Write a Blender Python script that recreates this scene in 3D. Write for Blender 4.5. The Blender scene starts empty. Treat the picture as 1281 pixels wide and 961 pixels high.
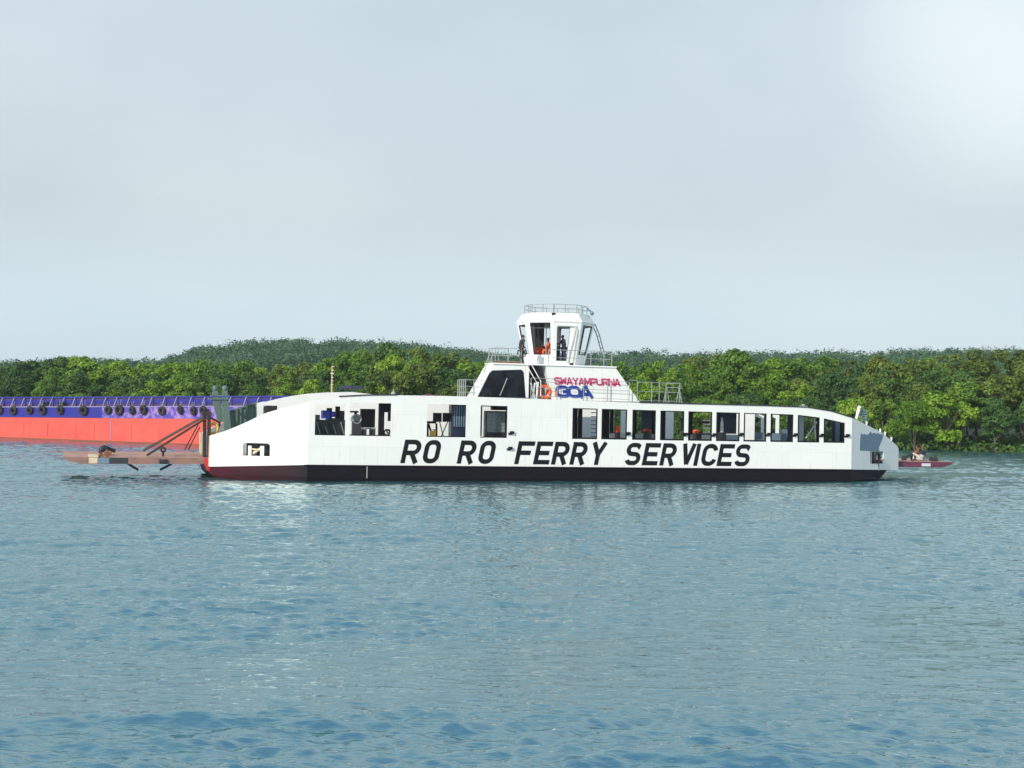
import bpy, math, random
import numpy as np
from mathutils import Vector, Matrix
random.seed(7); rng = np.random.default_rng(11)
SC = bpy.context.scene; COL = SC.collection
# ------------------------------------------------------------------ camera model
F_, CX, CY, CH = 1800.0, 640.5, 480.5, 4.4
PITCH = math.atan(28.5/F_); ROLL = math.radians(1.0)
R0 = Vector((1,0,0)); U0 = Vector((0,-math.sin(PITCH),math.cos(PITCH))); FW = Vector((0,math.cos(PITCH),math.sin(PITCH)))
RV = R0*math.cos(ROLL)+U0*math.sin(ROLL); UV = U0*math.cos(ROLL)-R0*math.sin(ROLL)
CAM = Vector((0,0,CH))
def ray(px,py): return FW+RV*((px-CX)/F_)+UV*((CY-py)/F_)
def gnd(px,py,z=0.0):
    d=ray(px,py); return CAM+d*((z-CH)/d.z)
def proj(p):
    d=Vector(p)-CAM; q=d.dot(FW); return CX+F_*d.dot(RV)/q, CY-F_*d.dot(UV)/q
def hor(px): return 509+(px-640.5)*math.tan(ROLL)
cam=bpy.data.cameras.new('camera'); co=bpy.data.objects.new('camera',cam); COL.objects.link(co)
cam.sensor_width=36; cam.lens=F_/1281*36; cam.clip_end=8000; cam.clip_start=.1
co.matrix_world=Matrix(((RV.x,UV.x,-FW.x,0),(RV.y,UV.y,-FW.y,0),(RV.z,UV.z,-FW.z,CH),(0,0,0,1)))
SC.camera=co
# ------------------------------------------------------------------ materials
def s2l(c): return tuple((v/255/12.92 if v/255<=.04045 else ((v/255+.055)/1.055)**2.4) for v in c)
def mat(name,col,rough=.5,metal=0,noise=0,nscale=1.5,col2=None,bump=0,bscale=6,spec=.5,thr=(.45,.65),coord='Object',stretch=(1,1,1)):
    m=bpy.data.materials.new(name); m.use_nodes=True; nt=m.node_tree; b=nt.nodes['Principled BSDF']
    b.inputs['Base Color'].default_value=(*col,1); b.inputs['Roughness'].default_value=rough; b.inputs['Metallic'].default_value=metal
    b.inputs['Specular IOR Level'].default_value=spec
    tc=nt.nodes.new('ShaderNodeTexCoord'); mp=nt.nodes.new('ShaderNodeMapping'); mp.inputs['Scale'].default_value=stretch
    nt.links.new(tc.outputs[coord],mp.inputs[0])
    if noise:
        n=nt.nodes.new('ShaderNodeTexNoise'); n.inputs['Scale'].default_value=nscale; n.inputs['Detail'].default_value=6; n.inputs['Roughness'].default_value=.65
        r=nt.nodes.new('ShaderNodeMapRange'); r.inputs[1].default_value=thr[0]; r.inputs[2].default_value=thr[1]; r.inputs[4].default_value=noise
        x=nt.nodes.new('ShaderNodeMix'); x.data_type='RGBA'
        x.inputs[6].default_value=(*col,1); x.inputs[7].default_value=(*(col2 or tuple(v*.6 for v in col)),1)
        nt.links.new(mp.outputs[0],n.inputs['Vector']); nt.links.new(n.outputs[0],r.inputs[0]); nt.links.new(r.outputs[0],x.inputs[0]); nt.links.new(x.outputs[2],b.inputs['Base Color'])
    if bump:
        n=nt.nodes.new('ShaderNodeTexNoise'); n.inputs['Scale'].default_value=bscale; n.inputs['Detail'].default_value=3
        bp=nt.nodes.new('ShaderNodeBump'); bp.inputs['Strength'].default_value=bump; bp.inputs['Distance'].default_value=.05
        nt.links.new(tc.outputs[coord],n.inputs['Vector']); nt.links.new(n.outputs[0],bp.inputs['Height']); nt.links.new(bp.outputs[0],b.inputs['Normal'])
    return m
M={}
M['white']=mat('white_paint',(.73,.73,.72),.38,noise=.22,nscale=.9,col2=(.62,.60,.55),bump=.25,bscale=.9,thr=(.5,.8),stretch=(1,1,.35))
def seams(m,sx=3.1,sz=1.9):
    nt=m.node_tree; b=nt.nodes['Principled BSDF']; src=b.inputs['Base Color'].links[0].from_socket
    tc=nt.nodes.new('ShaderNodeTexCoord'); sp=nt.nodes.new('ShaderNodeSeparateXYZ'); cb=nt.nodes.new('ShaderNodeCombineXYZ'); nt.links.new(tc.outputs['Object'],sp.inputs[0])
    nt.links.new(sp.outputs[0],cb.inputs[0]); nt.links.new(sp.outputs[2],cb.inputs[1])
    br=nt.nodes.new('ShaderNodeTexBrick'); br.inputs['Scale'].default_value=1; br.inputs['Brick Width'].default_value=sx; br.inputs['Row Height'].default_value=sz; br.inputs['Mortar Size'].default_value=.012; br.inputs['Color1'].default_value=(1,1,1,1); br.inputs['Color2'].default_value=(.955,.96,.965,1); br.inputs['Mortar'].default_value=(.87,.865,.85,1)
    nt.links.new(cb.outputs[0],br.inputs[0])
    mp=nt.nodes.new('ShaderNodeMapping'); mp.inputs['Scale'].default_value=(5,5,.35); nt.links.new(tc.outputs['Object'],mp.inputs[0]); n=nt.nodes.new('ShaderNodeTexNoise'); n.inputs['Scale'].default_value=1.3; n.inputs['Detail'].default_value=5; nt.links.new(mp.outputs[0],n.inputs[0])
    r=nt.nodes.new('ShaderNodeMapRange'); r.inputs[1].default_value=.60; r.inputs[2].default_value=.78; r.inputs[4].default_value=.55; nt.links.new(n.outputs[0],r.inputs[0])
    x=nt.nodes.new('ShaderNodeMix'); x.data_type='RGBA'; x.blend_type='MULTIPLY'; x.inputs[0].default_value=1; nt.links.new(src,x.inputs[6]); nt.links.new(br.outputs[0],x.inputs[7])
    y=nt.nodes.new('ShaderNodeMix'); y.data_type='RGBA'; y.inputs[7].default_value=(.50,.38,.26,1); nt.links.new(r.outputs[0],y.inputs[0]); nt.links.new(x.outputs[2],y.inputs[6]); nt.links.new(y.outputs[2],b.inputs['Base Color'])
seams(M['white'])
M['white2']=mat('white_paint_plain',(.80,.80,.79),.45,noise=.35,nscale=1.6,col2=(.58,.56,.52),thr=(.5,.8))
M['hull']=mat('hull_black',(.005,.004,.008),.55,spec=.2,noise=.5,nscale=1.2,col2=(.02,.006,.01),thr=(.5,.75),stretch=(.5,1,2))
def hullgrade():
    m=M['hull']; nt=m.node_tree; b=nt.nodes['Principled BSDF']; src=b.inputs['Base Color'].links[0].from_socket
    tc=nt.nodes.new('ShaderNodeTexCoord'); sp=nt.nodes.new('ShaderNodeSeparateXYZ'); nt.links.new(tc.outputs['Object'],sp.inputs[0]); n=nt.nodes.new('ShaderNodeTexNoise'); n.inputs['Scale'].default_value=1.1; n.inputs['Detail'].default_value=5; nt.links.new(tc.outputs['Object'],n.inputs[0])
    a=nt.nodes.new('ShaderNodeMath'); a.operation='MULTIPLY_ADD'; a.inputs[1].default_value=5; nt.links.new(n.outputs[0],a.inputs[0]); nt.links.new(sp.outputs[0],a.inputs[2])
    r=nt.nodes.new('ShaderNodeMapRange'); r.inputs[1].default_value=-20.2; r.inputs[2].default_value=-13.8; r.inputs[3].default_value=1; r.inputs[4].default_value=0; nt.links.new(a.outputs[0],r.inputs[0])
    x=nt.nodes.new('ShaderNodeMix'); x.data_type='RGBA'; x.inputs[7].default_value=(.06,.003,.010,1); nt.links.new(r.outputs[0],x.inputs[0]); nt.links.new(src,x.inputs[6]); nt.links.new(x.outputs[2],b.inputs['Base Color'])
hullgrade()
M['hullred']=mat('hull_red',(.10,.004,.016),.4,noise=.9,nscale=.8,col2=(.025,.006,.012),stretch=(.6,1,2))
M['black']=mat('black_paint',(.006,.006,.009),.5,spec=.25)
M['letter']=mat('letter_black',(.006,.007,.01),.6,spec=.2,noise=.3,nscale=5,col2=(.04,.04,.04),thr=(.55,.7))
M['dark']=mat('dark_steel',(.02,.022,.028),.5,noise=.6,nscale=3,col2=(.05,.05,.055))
M['navy']=mat('navy_paint',(.012,.02,.05),.4)
M['brown']=mat('dark_brown_steel',(.022,.012,.012),.55,noise=.6,nscale=5,col2=(.10,.04,.025))
M['green']=mat('grey_green_paint',(.10,.16,.14),.5,noise=.5,nscale=3,col2=(.06,.09,.08))
M['grey']=mat('grey_primer',(.13,.20,.27),.6,noise=.3,nscale=4,col2=(.09,.14,.2))
M['rail']=mat('galvanised_rail',(.27,.29,.29),.4,noise=.5,nscale=4,col2=(.28,.28,.27))
M['railw']=mat('white_rail',(.72,.73,.72),.4)
M['pinkdeck']=mat('worn_red_oxide_deck',(.44,.24,.17),.7,noise=.8,nscale=1.3,col2=(.30,.12,.10))
M['ramp']=mat('ramp_side',(.27,.14,.11),.6,noise=.8,nscale=1.5,col2=(.11,.10,.11),stretch=(1,1,2))
M['cream']=mat('cream_paint',(.62,.50,.34),.6,noise=.4,nscale=3)
M['maroon']=mat('maroon_paint',(.13,.03,.06),.5,noise=.7,nscale=2.5,col2=(.05,.02,.04))
M['orange']=mat('safety_orange',(.75,.10,.02),.55,noise=.3,nscale=8,col2=(.85,.25,.05))
M['yellow']=mat('yellow_plastic',(.75,.42,.03),.5)
M['rust']=mat('rust',(.22,.07,.03),.8,noise=.7,nscale=6,col2=(.08,.04,.03))
M['redbarge']=mat('barge_red',(.58,.06,.045),.6,noise=.7,nscale=.6,col2=(.50,.09,.07),thr=(.4,.7),bump=.2,bscale=.7)
M['bluebarge']=mat('barge_blue',(.010,.012,.22),.45,noise=.5,nscale=.8,col2=(.03,.02,.15),thr=(.45,.7))
M['lilac']=mat('barge_faded_blue',(.27,.16,.40),.6,noise=.92,nscale=1.6,col2=(.03,.025,.30),thr=(.42,.56))
M['bluedark']=mat('barge_dark_blue',(.03,.02,.12),.5,noise=.7,nscale=1.4,col2=(.14,.03,.09))
M['rib']=mat('barge_rib',(.24,.22,.36),.5,noise=.6,nscale=3,col2=(.2,.16,.4))
M['tyre']=mat('tyre_rubber',(.012,.012,.013),.8,noise=.5,nscale=8,col2=(.05,.045,.045))
M['blue']=mat('blue_paint',(.02,.03,.40),.4)
M['gblue']=mat('letter_blue',(.012,.035,.26),.45)
M['magenta']=mat('letter_magenta',(.50,.02,.13),.45)
M['panelblue']=mat('pale_blue_panel',(.48,.58,.64),.4)
M['lilacpanel']=mat('pale_panel',(.55,.54,.60),.5)
M['glassgrey']=mat('cabinet_glass',(.16,.20,.21),.15,noise=.6,nscale=6,col2=(.3,.36,.36))
M['skin']=mat('skin',(.16,.075,.045),.55)
M['hair']=mat('hair',(.01,.01,.01),.6)
M['cloth_blue']=mat('dark_blue_cloth',(.015,.025,.08),.85)
M['cloth_dark']=mat('dark_cloth',(.02,.02,.022),.85)
M['cloth_orange']=mat('orange_cloth',(.80,.12,.02),.8)
M['cloth_grey']=mat('pale_cloth',(.55,.52,.50),.85)
M['paper']=mat('paper',(.75,.72,.74),.8)
M['redpaint']=mat('red_paint',(.45,.03,.04),.5)
def glassm():
    m=mat('tinted_glass',(.006,.007,.012),.3,spec=.15,noise=.5,nscale=1.2,col2=(.03,.035,.05)); return m
M['tint']=glassm()
# ------------------------------------------------------------------ mesh builder
class MB:
    def __init__(s): s.v=[]; s.f=[]; s.m=[]; s.mi=0
    def add(s,vs,fs):
        o=len(s.v); s.v+= [tuple(v) for v in vs]; s.f+=[tuple(i+o for i in f) for f in fs]; s.m+=[s.mi]*len(fs); return s
    def box(s,a,b):
        x0,y0,z0=a;x1,y1,z1=b
        return s.add([(x0,y0,z0),(x1,y0,z0),(x1,y1,z0),(x0,y1,z0),(x0,y0,z1),(x1,y0,z1),(x1,y1,z1),(x0,y1,z1)],
          [(0,3,2,1),(4,5,6,7),(0,1,5,4),(1,2,6,5),(2,3,7,6),(3,0,4,7)])
    def bar(s,p,q,w,h=None,n=None,w2=None):
        p=Vector(p);q=Vector(q);d=(q-p).normalized(); up=Vector(n) if n else (Vector((0,0,1)) if abs(d.z)<.9 else Vector((0,1,0)))
        a=d.cross(up).normalized(); b=a.cross(d); h=h or w; k=(w2/w) if w2 else 1
        vs=[p-a*w/2-b*h/2,p+a*w/2-b*h/2,p+a*w/2+b*h/2,p-a*w/2+b*h/2]+[q+k*x for x in (-a*w/2-b*h/2,a*w/2-b*h/2,a*w/2+b*h/2,-a*w/2+b*h/2)]
        return s.add(vs,[(0,3,2,1),(4,5,6,7),(0,1,5,4),(1,2,6,5),(2,3,7,6),(3,0,4,7)])
    def tube(s,pts,r,n=8,r2=None):
        pts=[Vector(p) for p in pts]; N=len(pts); vs=[]; fs=[]
        for i,p in enumerate(pts):
            d=(pts[min(i+1,N-1)]-pts[max(i-1,0)]).normalized(); up=Vector((0,0,1)) if abs(d.z)<.95 else Vector((0,1,0))
            a=d.cross(up).normalized(); b=a.cross(d); rr=r+( (r2-r)*i/(N-1) if r2 is not None else 0)
            for k in range(n):
                t=2*math.pi*k/n; vs.append(p+(a*math.cos(t)+b*math.sin(t))*rr)
        for i in range(N-1):
            for k in range(n): fs.append((i*n+k,i*n+(k+1)%n,(i+1)*n+(k+1)%n,(i+1)*n+k))
        fs.append(tuple(range(n))[::-1]); fs.append(tuple((N-1)*n+k for k in range(n)))
        return s.add(vs,fs)
    def torus(s,c,ax,R,r,n=20,m=8):
        c=Vector(c);ax=Vector(ax).normalized(); a=ax.cross(Vector((0,0,1)) if abs(ax.z)<.9 else Vector((1,0,0))).normalized(); b=ax.cross(a)
        vs=[];fs=[]
        for i in range(n):
            t=2*math.pi*i/n; o=a*math.cos(t)+b*math.sin(t)
            for k in range(m):
                q=2*math.pi*k/m; vs.append(c+o*(R+r*math.cos(q))+ax*r*math.sin(q))
        for i in range(n):
            for k in range(m): fs.append((i*m+k,i*m+(k+1)%m,((i+1)%n)*m+(k+1)%m,((i+1)%n)*m+k))
        return s.add(vs,fs)
    def ball(s,c,r,n=10,m=7,sc=(1,1,1)):
        vs=[(c[0],c[1],c[2]-r*sc[2])];fs=[]
        for j in range(1,m):
            p=-math.pi/2+math.pi*j/m
            for i in range(n):
                t=2*math.pi*i/n; vs.append((c[0]+r*sc[0]*math.cos(p)*math.cos(t),c[1]+r*sc[1]*math.cos(p)*math.sin(t),c[2]+r*sc[2]*math.sin(p)))
        vs.append((c[0],c[1],c[2]+r*sc[2]))
        for i in range(n): fs.append((0,1+(i+1)%n,1+i)); fs.append((len(vs)-1,1+(m-2)*n+i,1+(m-2)*n+(i+1)%n))
        for j in range(m-2):
            for i in range(n): fs.append((1+j*n+i,1+j*n+(i+1)%n,1+(j+1)*n+(i+1)%n,1+(j+1)*n+i))
        return s.add(vs,fs)
    def cyl(s,p,q,r,n=16,r2=None): return s.tube([p,q],r,n,r2)
    def prism(s,poly,off):
        n=len(poly); off=Vector(off); a=[Vector(p) for p in poly]; b=[p+off for p in a]
        return s.add(a+b,[tuple(range(n))[::-1],tuple(range(n,2*n))]+[(i,(i+1)%n,n+(i+1)%n,n+i) for i in range(n)])
    def build(s,name,material,parent=None,smooth=False):
        me=bpy.data.meshes.new(name); me.from_pydata(s.v,[],s.f)
        mats=material if isinstance(material,(list,tuple)) else [material]
        for m in mats: me.materials.append(m)
        if len(mats)>1: me.polygons.foreach_set('material_index',s.m)
        import bmesh
        bm=bmesh.new(); bm.from_mesh(me); bmesh.ops.recalc_face_normals(bm,faces=bm.faces); bm.to_mesh(me); bm.free()
        if smooth:
            me.polygons.foreach_set('use_smooth',[True]*len(me.polygons))
        o=bpy.data.objects.new(name,me); COL.objects.link(o)
        if parent: o.parent=parent
        return o
def tag(o,label=None,cat=None,group=None,kind=None):
    if label: o['label']=label
    if cat: o['category']=cat
    if group: o['group']=group
    if kind: o['kind']=kind
    return o
def empty(name,loc=(0,0,0),rot=(0,0,0)):
    o=bpy.data.objects.new(name,None); COL.objects.link(o); o.location=loc; o.rotation_euler=rot; o.empty_display_size=.3; return o
# ------------------------------------------------------------------ ferry frame
TH=math.radians(17.5); TRIM=.004; O=gnd(725,602.5)
ferry=empty('ferry',O,(0,TRIM,TH))
tag(ferry,'white roll-on roll-off car ferry with black hull and big black side lettering','ferry')
FM=Matrix.Translation(O)@Matrix.Rotation(TH,4,'Z')@Matrix.Rotation(TRIM,4,'Y'); FI=FM.inverted()
def PL(px,py,a=(0,0),b=(1,0)):
    """picture ray meets the vertical ferry plane through (u,v) points a,b -> (distance along from a, local z, u, v)"""
    o=FI@CAM; d=FI.to_3x3()@ray(px,py); n=Vector((-(b[1]-a[1]),b[0]-a[0]))
    t=((a[0]-o.x)*n.x+(a[1]-o.y)*n.y)/(d.x*n.x+d.y*n.y); p=o+d*t
    L=Vector((b[0]-a[0],b[1]-a[1])).normalized()
    return ((p.x-a[0])*L.x+(p.y-a[1])*L.y,p.z,p.x,p.y)
def P(px,py,v=0):
    r=PL(px,py,(0,v),(1,v)); return r[2],r[1]
def P3(px,py,v):
    u,z=P(px,py,v); return Vector((u,v,z))
def FL(u,v,z): return FM@Vector((u,v,z))
def ferry_thing(name,u,v,z,rz=0):
    o=empty(name,(0,0,0)); o.matrix_world=FM@Matrix.Translation((u,v,z))@Matrix.Rotation(rz,4,'Z'); return o
B=12.0
UA=-16.37; UB=18.4; LE=(-21.5,3.0); RE=(23.75,3.0)
ZH=.855
def lerp(x,pts):
    if x<=pts[0][0]: return pts[0][1]
    for (a,b),(c,d) in zip(pts,pts[1:]):
        if x<=c: return b+(d-b)*(x-a)/(c-a)
    return pts[-1][1]
def sheet(name,org,dr,nrm,cols,rows,holes,mt,parent,th=.07):
    """vertical plate with openings: cols = distances, rows(s) = z levels; thickness goes along -nrm"""
    org=Vector(org);dr=Vector(dr);nrm=Vector(nrm); R=len(rows(cols[0])); vs=[]; 
    for k in (0,1):
        for s in cols:
            p=org+dr*s-nrm*(th*k)
            for z in rows(s): vs.append((p.x,p.y,z))
    n=len(cols)*R; fs=[]; ed={}
    for i in range(len(cols)-1):
        for j in range(R-1):
            if (i,j) in holes: continue
            q=(i*R+j,(i+1)*R+j,(i+1)*R+j+1,i*R+j+1); fs.append(q); fs.append(tuple(x+n for x in q[::-1]))
            for a,b in zip(q,q[1:]+q[:1]): ed[(a,b)]=1
    for (a,b) in list(ed):
        if (b,a) not in ed: fs.append((b,a,a+n,b+n))
    m=MB(); m.add(vs,fs); return m.build(name,mt,parent)
# top edge of the side wall from the picture
toppx=[(380,505),(400,500.5),(425,496.5),(460,494.8),(492,494.5),(560,495.5),(640,498),(720,501),(800,504),(880,506),(960,508),(1010,510),(1041,515),(1056,519.5),(1069,524)]
TOP=[P(*q) for q in toppx]
def top(u): return lerp(u,TOP)
wins=[(394,432),(437.5,489),(534,583),(601,634.5),(716,747.5),(752.5,784.5),(791,820.5),(826,856),(861,891),(896,925.5),(930.5,959),(964,992.5),(998,1025.5),(1030.6,1057)]
WU=[(P(a,530)[0],P(b,530)[0]) for a,b in wins]
def sill(u): return 2.54
HEAD=[(-16.4,4.24),(-14.3,4.34),(-14.0,4.42),(-8,4.44),(-.5,4.39),(13.5,4.30),(14.5,4.27),(16.0,4.14),(16.5,4.06),(18.4,3.72)]
def head(u): return lerp(u,HEAD)
cols=sorted(set([UA,UB]+[x for w in WU for x in w]+[t[0] for t in TOP if UA<t[0]<UB]))
hol=set()
for i,(a,b) in enumerate(zip(cols,cols[1:])):
    m_=(a+b)/2
    if any(w0<m_<w1 for w0,w1 in WU): hol.add((i,1))
wall=sheet('side_wall',(0,0,0),(1,0,0),(0,-1,0),cols,lambda u:[ZH,sill(u),head(u),top(u)],hol,M['white'],ferry)
wall['label']='long white side wall with a row of window openings'
# window frames
for k,(a,b) in enumerate(WU):
    m=MB(); t=.055; d0,d1=.02,.13
    h0,h1=head(a),head(b); s0=sill(a)
    m.box((a,d0,s0),(b,d1,s0+(.10 if k>3 else .06)))
    if k>3 or k==3:
        m.prism([(a,d0,h0),(b,d0,h1),(b,d0,h1-.06),(a,d0,h0-.06)],(0,d1-d0,0))
        m.box((a,d0+.001,s0+.1),(a+.10,d1-.001,min(h0,h1)-.06)); m.box((b-.05,d0+.001,s0+.1),(b,d1-.001,min(h0,h1)-.06))
    m.build('window_frame',M['black'],wall)
for x,y in ((857.5,543),(893.5,543.5),(927.5,543),(961.5,543),(995,543.5),(1028.5,544),(1060,544.5),(640,541),(638,560.5),(786,542)):
    u,z=P(x,y); m=MB(); m.box((u-.11,-.14,z-.09),(u+.11,0,z+.07)); m.box((u-.2,-.06,z-.14),(u+.03,-.003,z-.02)); m.build('rub_lug',M['black'],wall)
# ------------------------------------------------------------------ stroke lettering
def arc(cx,cy,rx,ry,a0,a1,n=10): return [(cx+rx*math.cos(math.radians(a0+(a1-a0)*i/n)),cy+ry*math.sin(math.radians(a0+(a1-a0)*i/n))) for i in range(n+1)]
def glyph(ch,W,H,t):
    a=t/2; r=min(W,H)*.46-a; r=max(r,.02)
    x0,x1,y0,y1=a,W-a,a,H-a; ym=H*.5
    if ch=='O': return [(arc(x1-r,y1-r,r,r,0,90)+arc(x0+r,y1-r,r,r,90,180)+arc(x0+r,y0+r,r,r,180,270)+arc(x1-r,y0+r,r,r,270,360),True)]
    if ch in 'RP':
        ymid=H*.44; rr=(y1-ymid)/2; L=[([(x0,0),(x0,H)],False),([(x0,y1),(x1-rr,y1)]+arc(x1-rr,(y1+ymid)/2,rr,rr,90,-90)+[(x0,ymid)],False)]
        if ch=='R': L.append(([(W*.52,ymid),(x1-a*.1,0)],False))
        return L
    if ch=='F': return [([(x0,0),(x0,H)],False),([(0,y1),(W,y1)],False),([(x0,ym),(W*.85,ym)],False)]
    if ch=='E': return [([(x0,0),(x0,H)],False),([(0,y1),(W,y1)],False),([(x0,ym),(W*.88,ym)],False),([(0,y0),(W,y0)],False)]
    if ch=='Y': return [([(x0,H),(W/2,H*.45),(W/2,0)],False),([(x1,H),(W/2,H*.45)],False)]
    if ch=='V': return [([(x0,H),(W/2,a*.6)],False),([(x1,H),(W/2,a*.6)],False)]
    if ch=='I': return [([(W/2,0),(W/2,H)],False)]
    if ch=='C': return [(arc(x1-r,y1-r,r,r,10,90)+arc(x0+r,y1-r,r,r,90,180)+arc(x0+r,y0+r,r,r,180,270)+arc(x1-r,y0+r,r,r,270,350),False)]
    if ch=='G': return [(arc(x1-r,y1-r,r,r,10,90)+arc(x0+r,y1-r,r,r,90,180)+arc(x0+r,y0+r,r,r,180,270)+arc(x1-r,y0+r,r,r,270,350)+[(x1,ym),(W*.5,ym)],False)]
    if ch=='S':
        q=(y1-ym)/2; rx=W*.42-a
        return [([(x1,y1-q*.55)]+arc(x1-q*1.0,y1-q,q,q,30,90,6)+arc(x0+q,y1-q,q,q,90,180)+arc(x0+q,y1-q,q,q,180,250,6)+arc(x1-q,y0+q,q,q,70,0,6)+arc(x1-q,y0+q,q,q,0,-90)+arc(x0+q,y0+q,q,q,270,200,6),False)]
    if ch=='U': return [([(x0,H)]+arc(x0+r,y0+r,r,r,180,270)+arc(x1-r,y0+r,r,r,270,360)+[(x1,H)],False)]
    if ch=='W': return [([(x0,H),(W*.28,a)],False),([(W*.28,a),(W*.5,H*.8)],False),([(W*.5,H*.8),(W*.72,a)],False),([(W*.72,a),(x1,H)],False)]
    if ch=='M': return [([(x0,0),(x0,H)],False),([(x0,H),(W*.5,H*.25)],False),([(W*.5,H*.25),(x1,H)],False),([(x1,H),(x1,0)],False)]
    if ch=='N': return [([(x0,0),(x0,H)],False),([(x0,H),(x1,0)],False),([(x1,0),(x1,H)],False)]
    if ch=='A': return [([(x0,0),(W/2,H)],False),([(W/2,H),(x1,0)],False),([(W*.22,H*.32),(W*.78,H*.32)],False)]
    return []
def ribbon(pts,t,closed):
    n=len(pts); p=[Vector(q) for q in pts]; L=[];R=[]
    q=[p[0]]
    for x in p[1:]:
        if (x-q[-1]).length>1e-4: q.append(x)
    if closed and (q[0]-q[-1]).length<1e-4: q.pop()
    n=len(q)
    for i in range(n):
        a=q[i-1] if (i>0 or closed) else None; b=q[(i+1)%n] if (i<n-1 or closed) else None
        d1=(q[i]-a).normalized() if a is not None else None; d2=(b-q[i]).normalized() if b is not None else None
        if d1 is None: d1=d2
        if d2 is None: d2=d1
        n1=Vector((-d1.y,d1.x)); n2=Vector((-d2.y,d2.x)); m=(n1+n2)
        m=m.normalized() if m.length>1e-6 else n1; k=1/max(.5,m.dot(n1))
        L.append(q[i]+m*t/2*k); R.append(q[i]-m*t/2*k)
    f=[(i,(i+1)%n,n+(i+1)%n,n+i) for i in range(n if closed else n-1)]
    return L+R,f
def lettering(name,text,spans,zb,zt,v,mt,parent,t,slant,fz=None):
    """spans = (u0,u1) incl. slant; each glyph upright strokes, sheared, on plane v (towards the viewer)"""
    m=MB(); k=0
    for ch,(u0,u1) in zip(text,spans):
        H=zt-zb; W=(u1-u0)-slant*H
        for pts,cl in glyph(ch,W,H,t):
            vs,fs=ribbon(pts,t,cl); k+=1; dv=v-.0012*(k%5)
            out=[(u0+x+slant*y,dv,zb+y) for x,y in vs]
            m.add(out,fs)
    return m.build(name,mt,parent)
def spans(px,y): return [(P(a,y)[0],P(b,y)[0]) for a,b in px]
zb,zt=P(515,579.5)[1],P(515,549.5)[1]
zb2,zt2=P(925,583.5)[1],P(925,556.5)[1]
Z0,Z1=(zb+zb2)/2,(zt+zt2)/2
for word,px in (('RO',[(501.5,527),(528,551.5)]),('RO',[(572,596),(597.5,620)]),
   ('FERRY',[(644,668),(667.5,690.5),(690,712.5),(713,735),(736.5,759)]),
   ('SERVICES',[(781,803),(803.5,825.5),(825.5,846.5),(850,870),(868,875.5),(876.5,898),(897,918),(918,939.5)])):
    px=[(a-.8,b+1.6) if b-a>12 else (a,b+.8) for a,b in px]; lettering('lettering',word,spans(px,570),Z0,Z1,-.006,M['letter'],wall,.27,.20)
# ------------------------------------------------------------------ tapered end walls
def dist(a,b): return math.hypot(b[0]-a[0],b[1]-a[1])
LA=(UA,0.0); LL=dist(LE,LA); 
def PLs(px,py): return PL(px,py,LE,LA)[:2]
LT=[PLs(*q) for q in ((262.5,545),(271,542.5),(280,540),(295,534),(310,527.5),(323,521),(335,516),(355,510.5),(384.6,504))]
LT[0]=(0,LT[0][1]); LT[-1]=(LL,top(UA))
h0=PLs(304,554); h1=PLs(337.5,571)
lc=sorted(set([0,LL,h0[0],h0[0]+.12,h1[0]-.12,h1[0]]+[t[0] for t in LT[1:-1]]))
def lrow(s):
    zt_=lerp(s,LT); e=.0
    c=[ZH-.27*(1-s/LL),h1[1],h0[1],zt_]
    if abs(s-h0[0])<1e-6 or abs(s-h1[0])<1e-6: c[2]-=.1
    return c
lh={(i,1) for i,(a,b) in enumerate(zip(lc,lc[1:])) if h0[0]<(a+b)/2<h1[0]}
dl=Vector((LA[0]-LE[0],LA[1]-LE[1],0)).normalized(); nl=Vector((dl.y,-dl.x,0))
wl=sheet('end_wall',(LE[0],LE[1],0),dl,nl,lc,lrow,lh,M['white'],ferry); wl['label']='white tapered end wall with a low machinery opening'
def onL(s,z,d=0):
    p=Vector((LE[0],LE[1],0))+dl*s-nl*d; return Vector((p.x,p.y,z))
m=MB()
for x,w in ((311.5,4.0),(327,4.6)):
    s0,_=PLs(x-w/2,560); s1,_=PLs(x+w/2,560)
    a=onL(s0,h1[1],.16); b=onL(s1,h1[1],.16); m=MB(); m.prism([a,b,b+Vector((0,0,h0[1]-h1[1]-.16)),a+Vector((0,0,h0[1]-h1[1]-.16))],-nl*-.05); m.build('bollard_post',M['white2'],wl)
m=MB(); s0,_=PLs(313,563); s1,_=PLs(326,564.5); m.bar(onL(s0,h1[1]+.38,.2),onL(s1,h1[1]+.34,.2),.09); m.bar(onL(s0,h1[1]+.1,.3),onL(s1,h1[1]+.5,.3),.14); m.build('mooring_chain',M['cream'],wl)
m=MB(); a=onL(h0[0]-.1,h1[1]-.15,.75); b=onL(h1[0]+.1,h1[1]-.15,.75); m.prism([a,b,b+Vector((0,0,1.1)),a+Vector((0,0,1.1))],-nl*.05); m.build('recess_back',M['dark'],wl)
RA=(UB,0.0); RL=dist(RA,RE)
def PRs(px,py): return PL(px,py,RA,RE)[:2]
RT=[PRs(*q) for q in ((1065,522.5),(1069.5,524.5),(1085,532),(1102,540.7),(1113,549.5),(1122,557.5),(1124,561))]
RT[0]=(0,top(UB)); RT[-1]=(RL,RT[-1][1])
g0=PRs(1090.5,565); g1=PRs(1105,580)
rc=sorted(set([0,RL,g0[0],g1[0]]+[t[0] for t in RT[1:-1]]))
rh={(i,1) for i,(a,b) in enumerate(zip(rc,rc[1:])) if g0[0]<(a+b)/2<g1[0]}
dr=Vector((RE[0]-RA[0],RE[1]-RA[1],0)).normalized(); nr=Vector((dr.y,-dr.x,0))
wr=sheet('end_wall',(RA[0],RA[1],0),dr,nr,rc,lambda s:[ZH-.13*s/RL,g1[1],g0[1],lerp(s,RT)],rh,M['white'],ferry); wr['label']='white tapered end wall with a grey primer patch'
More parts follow.
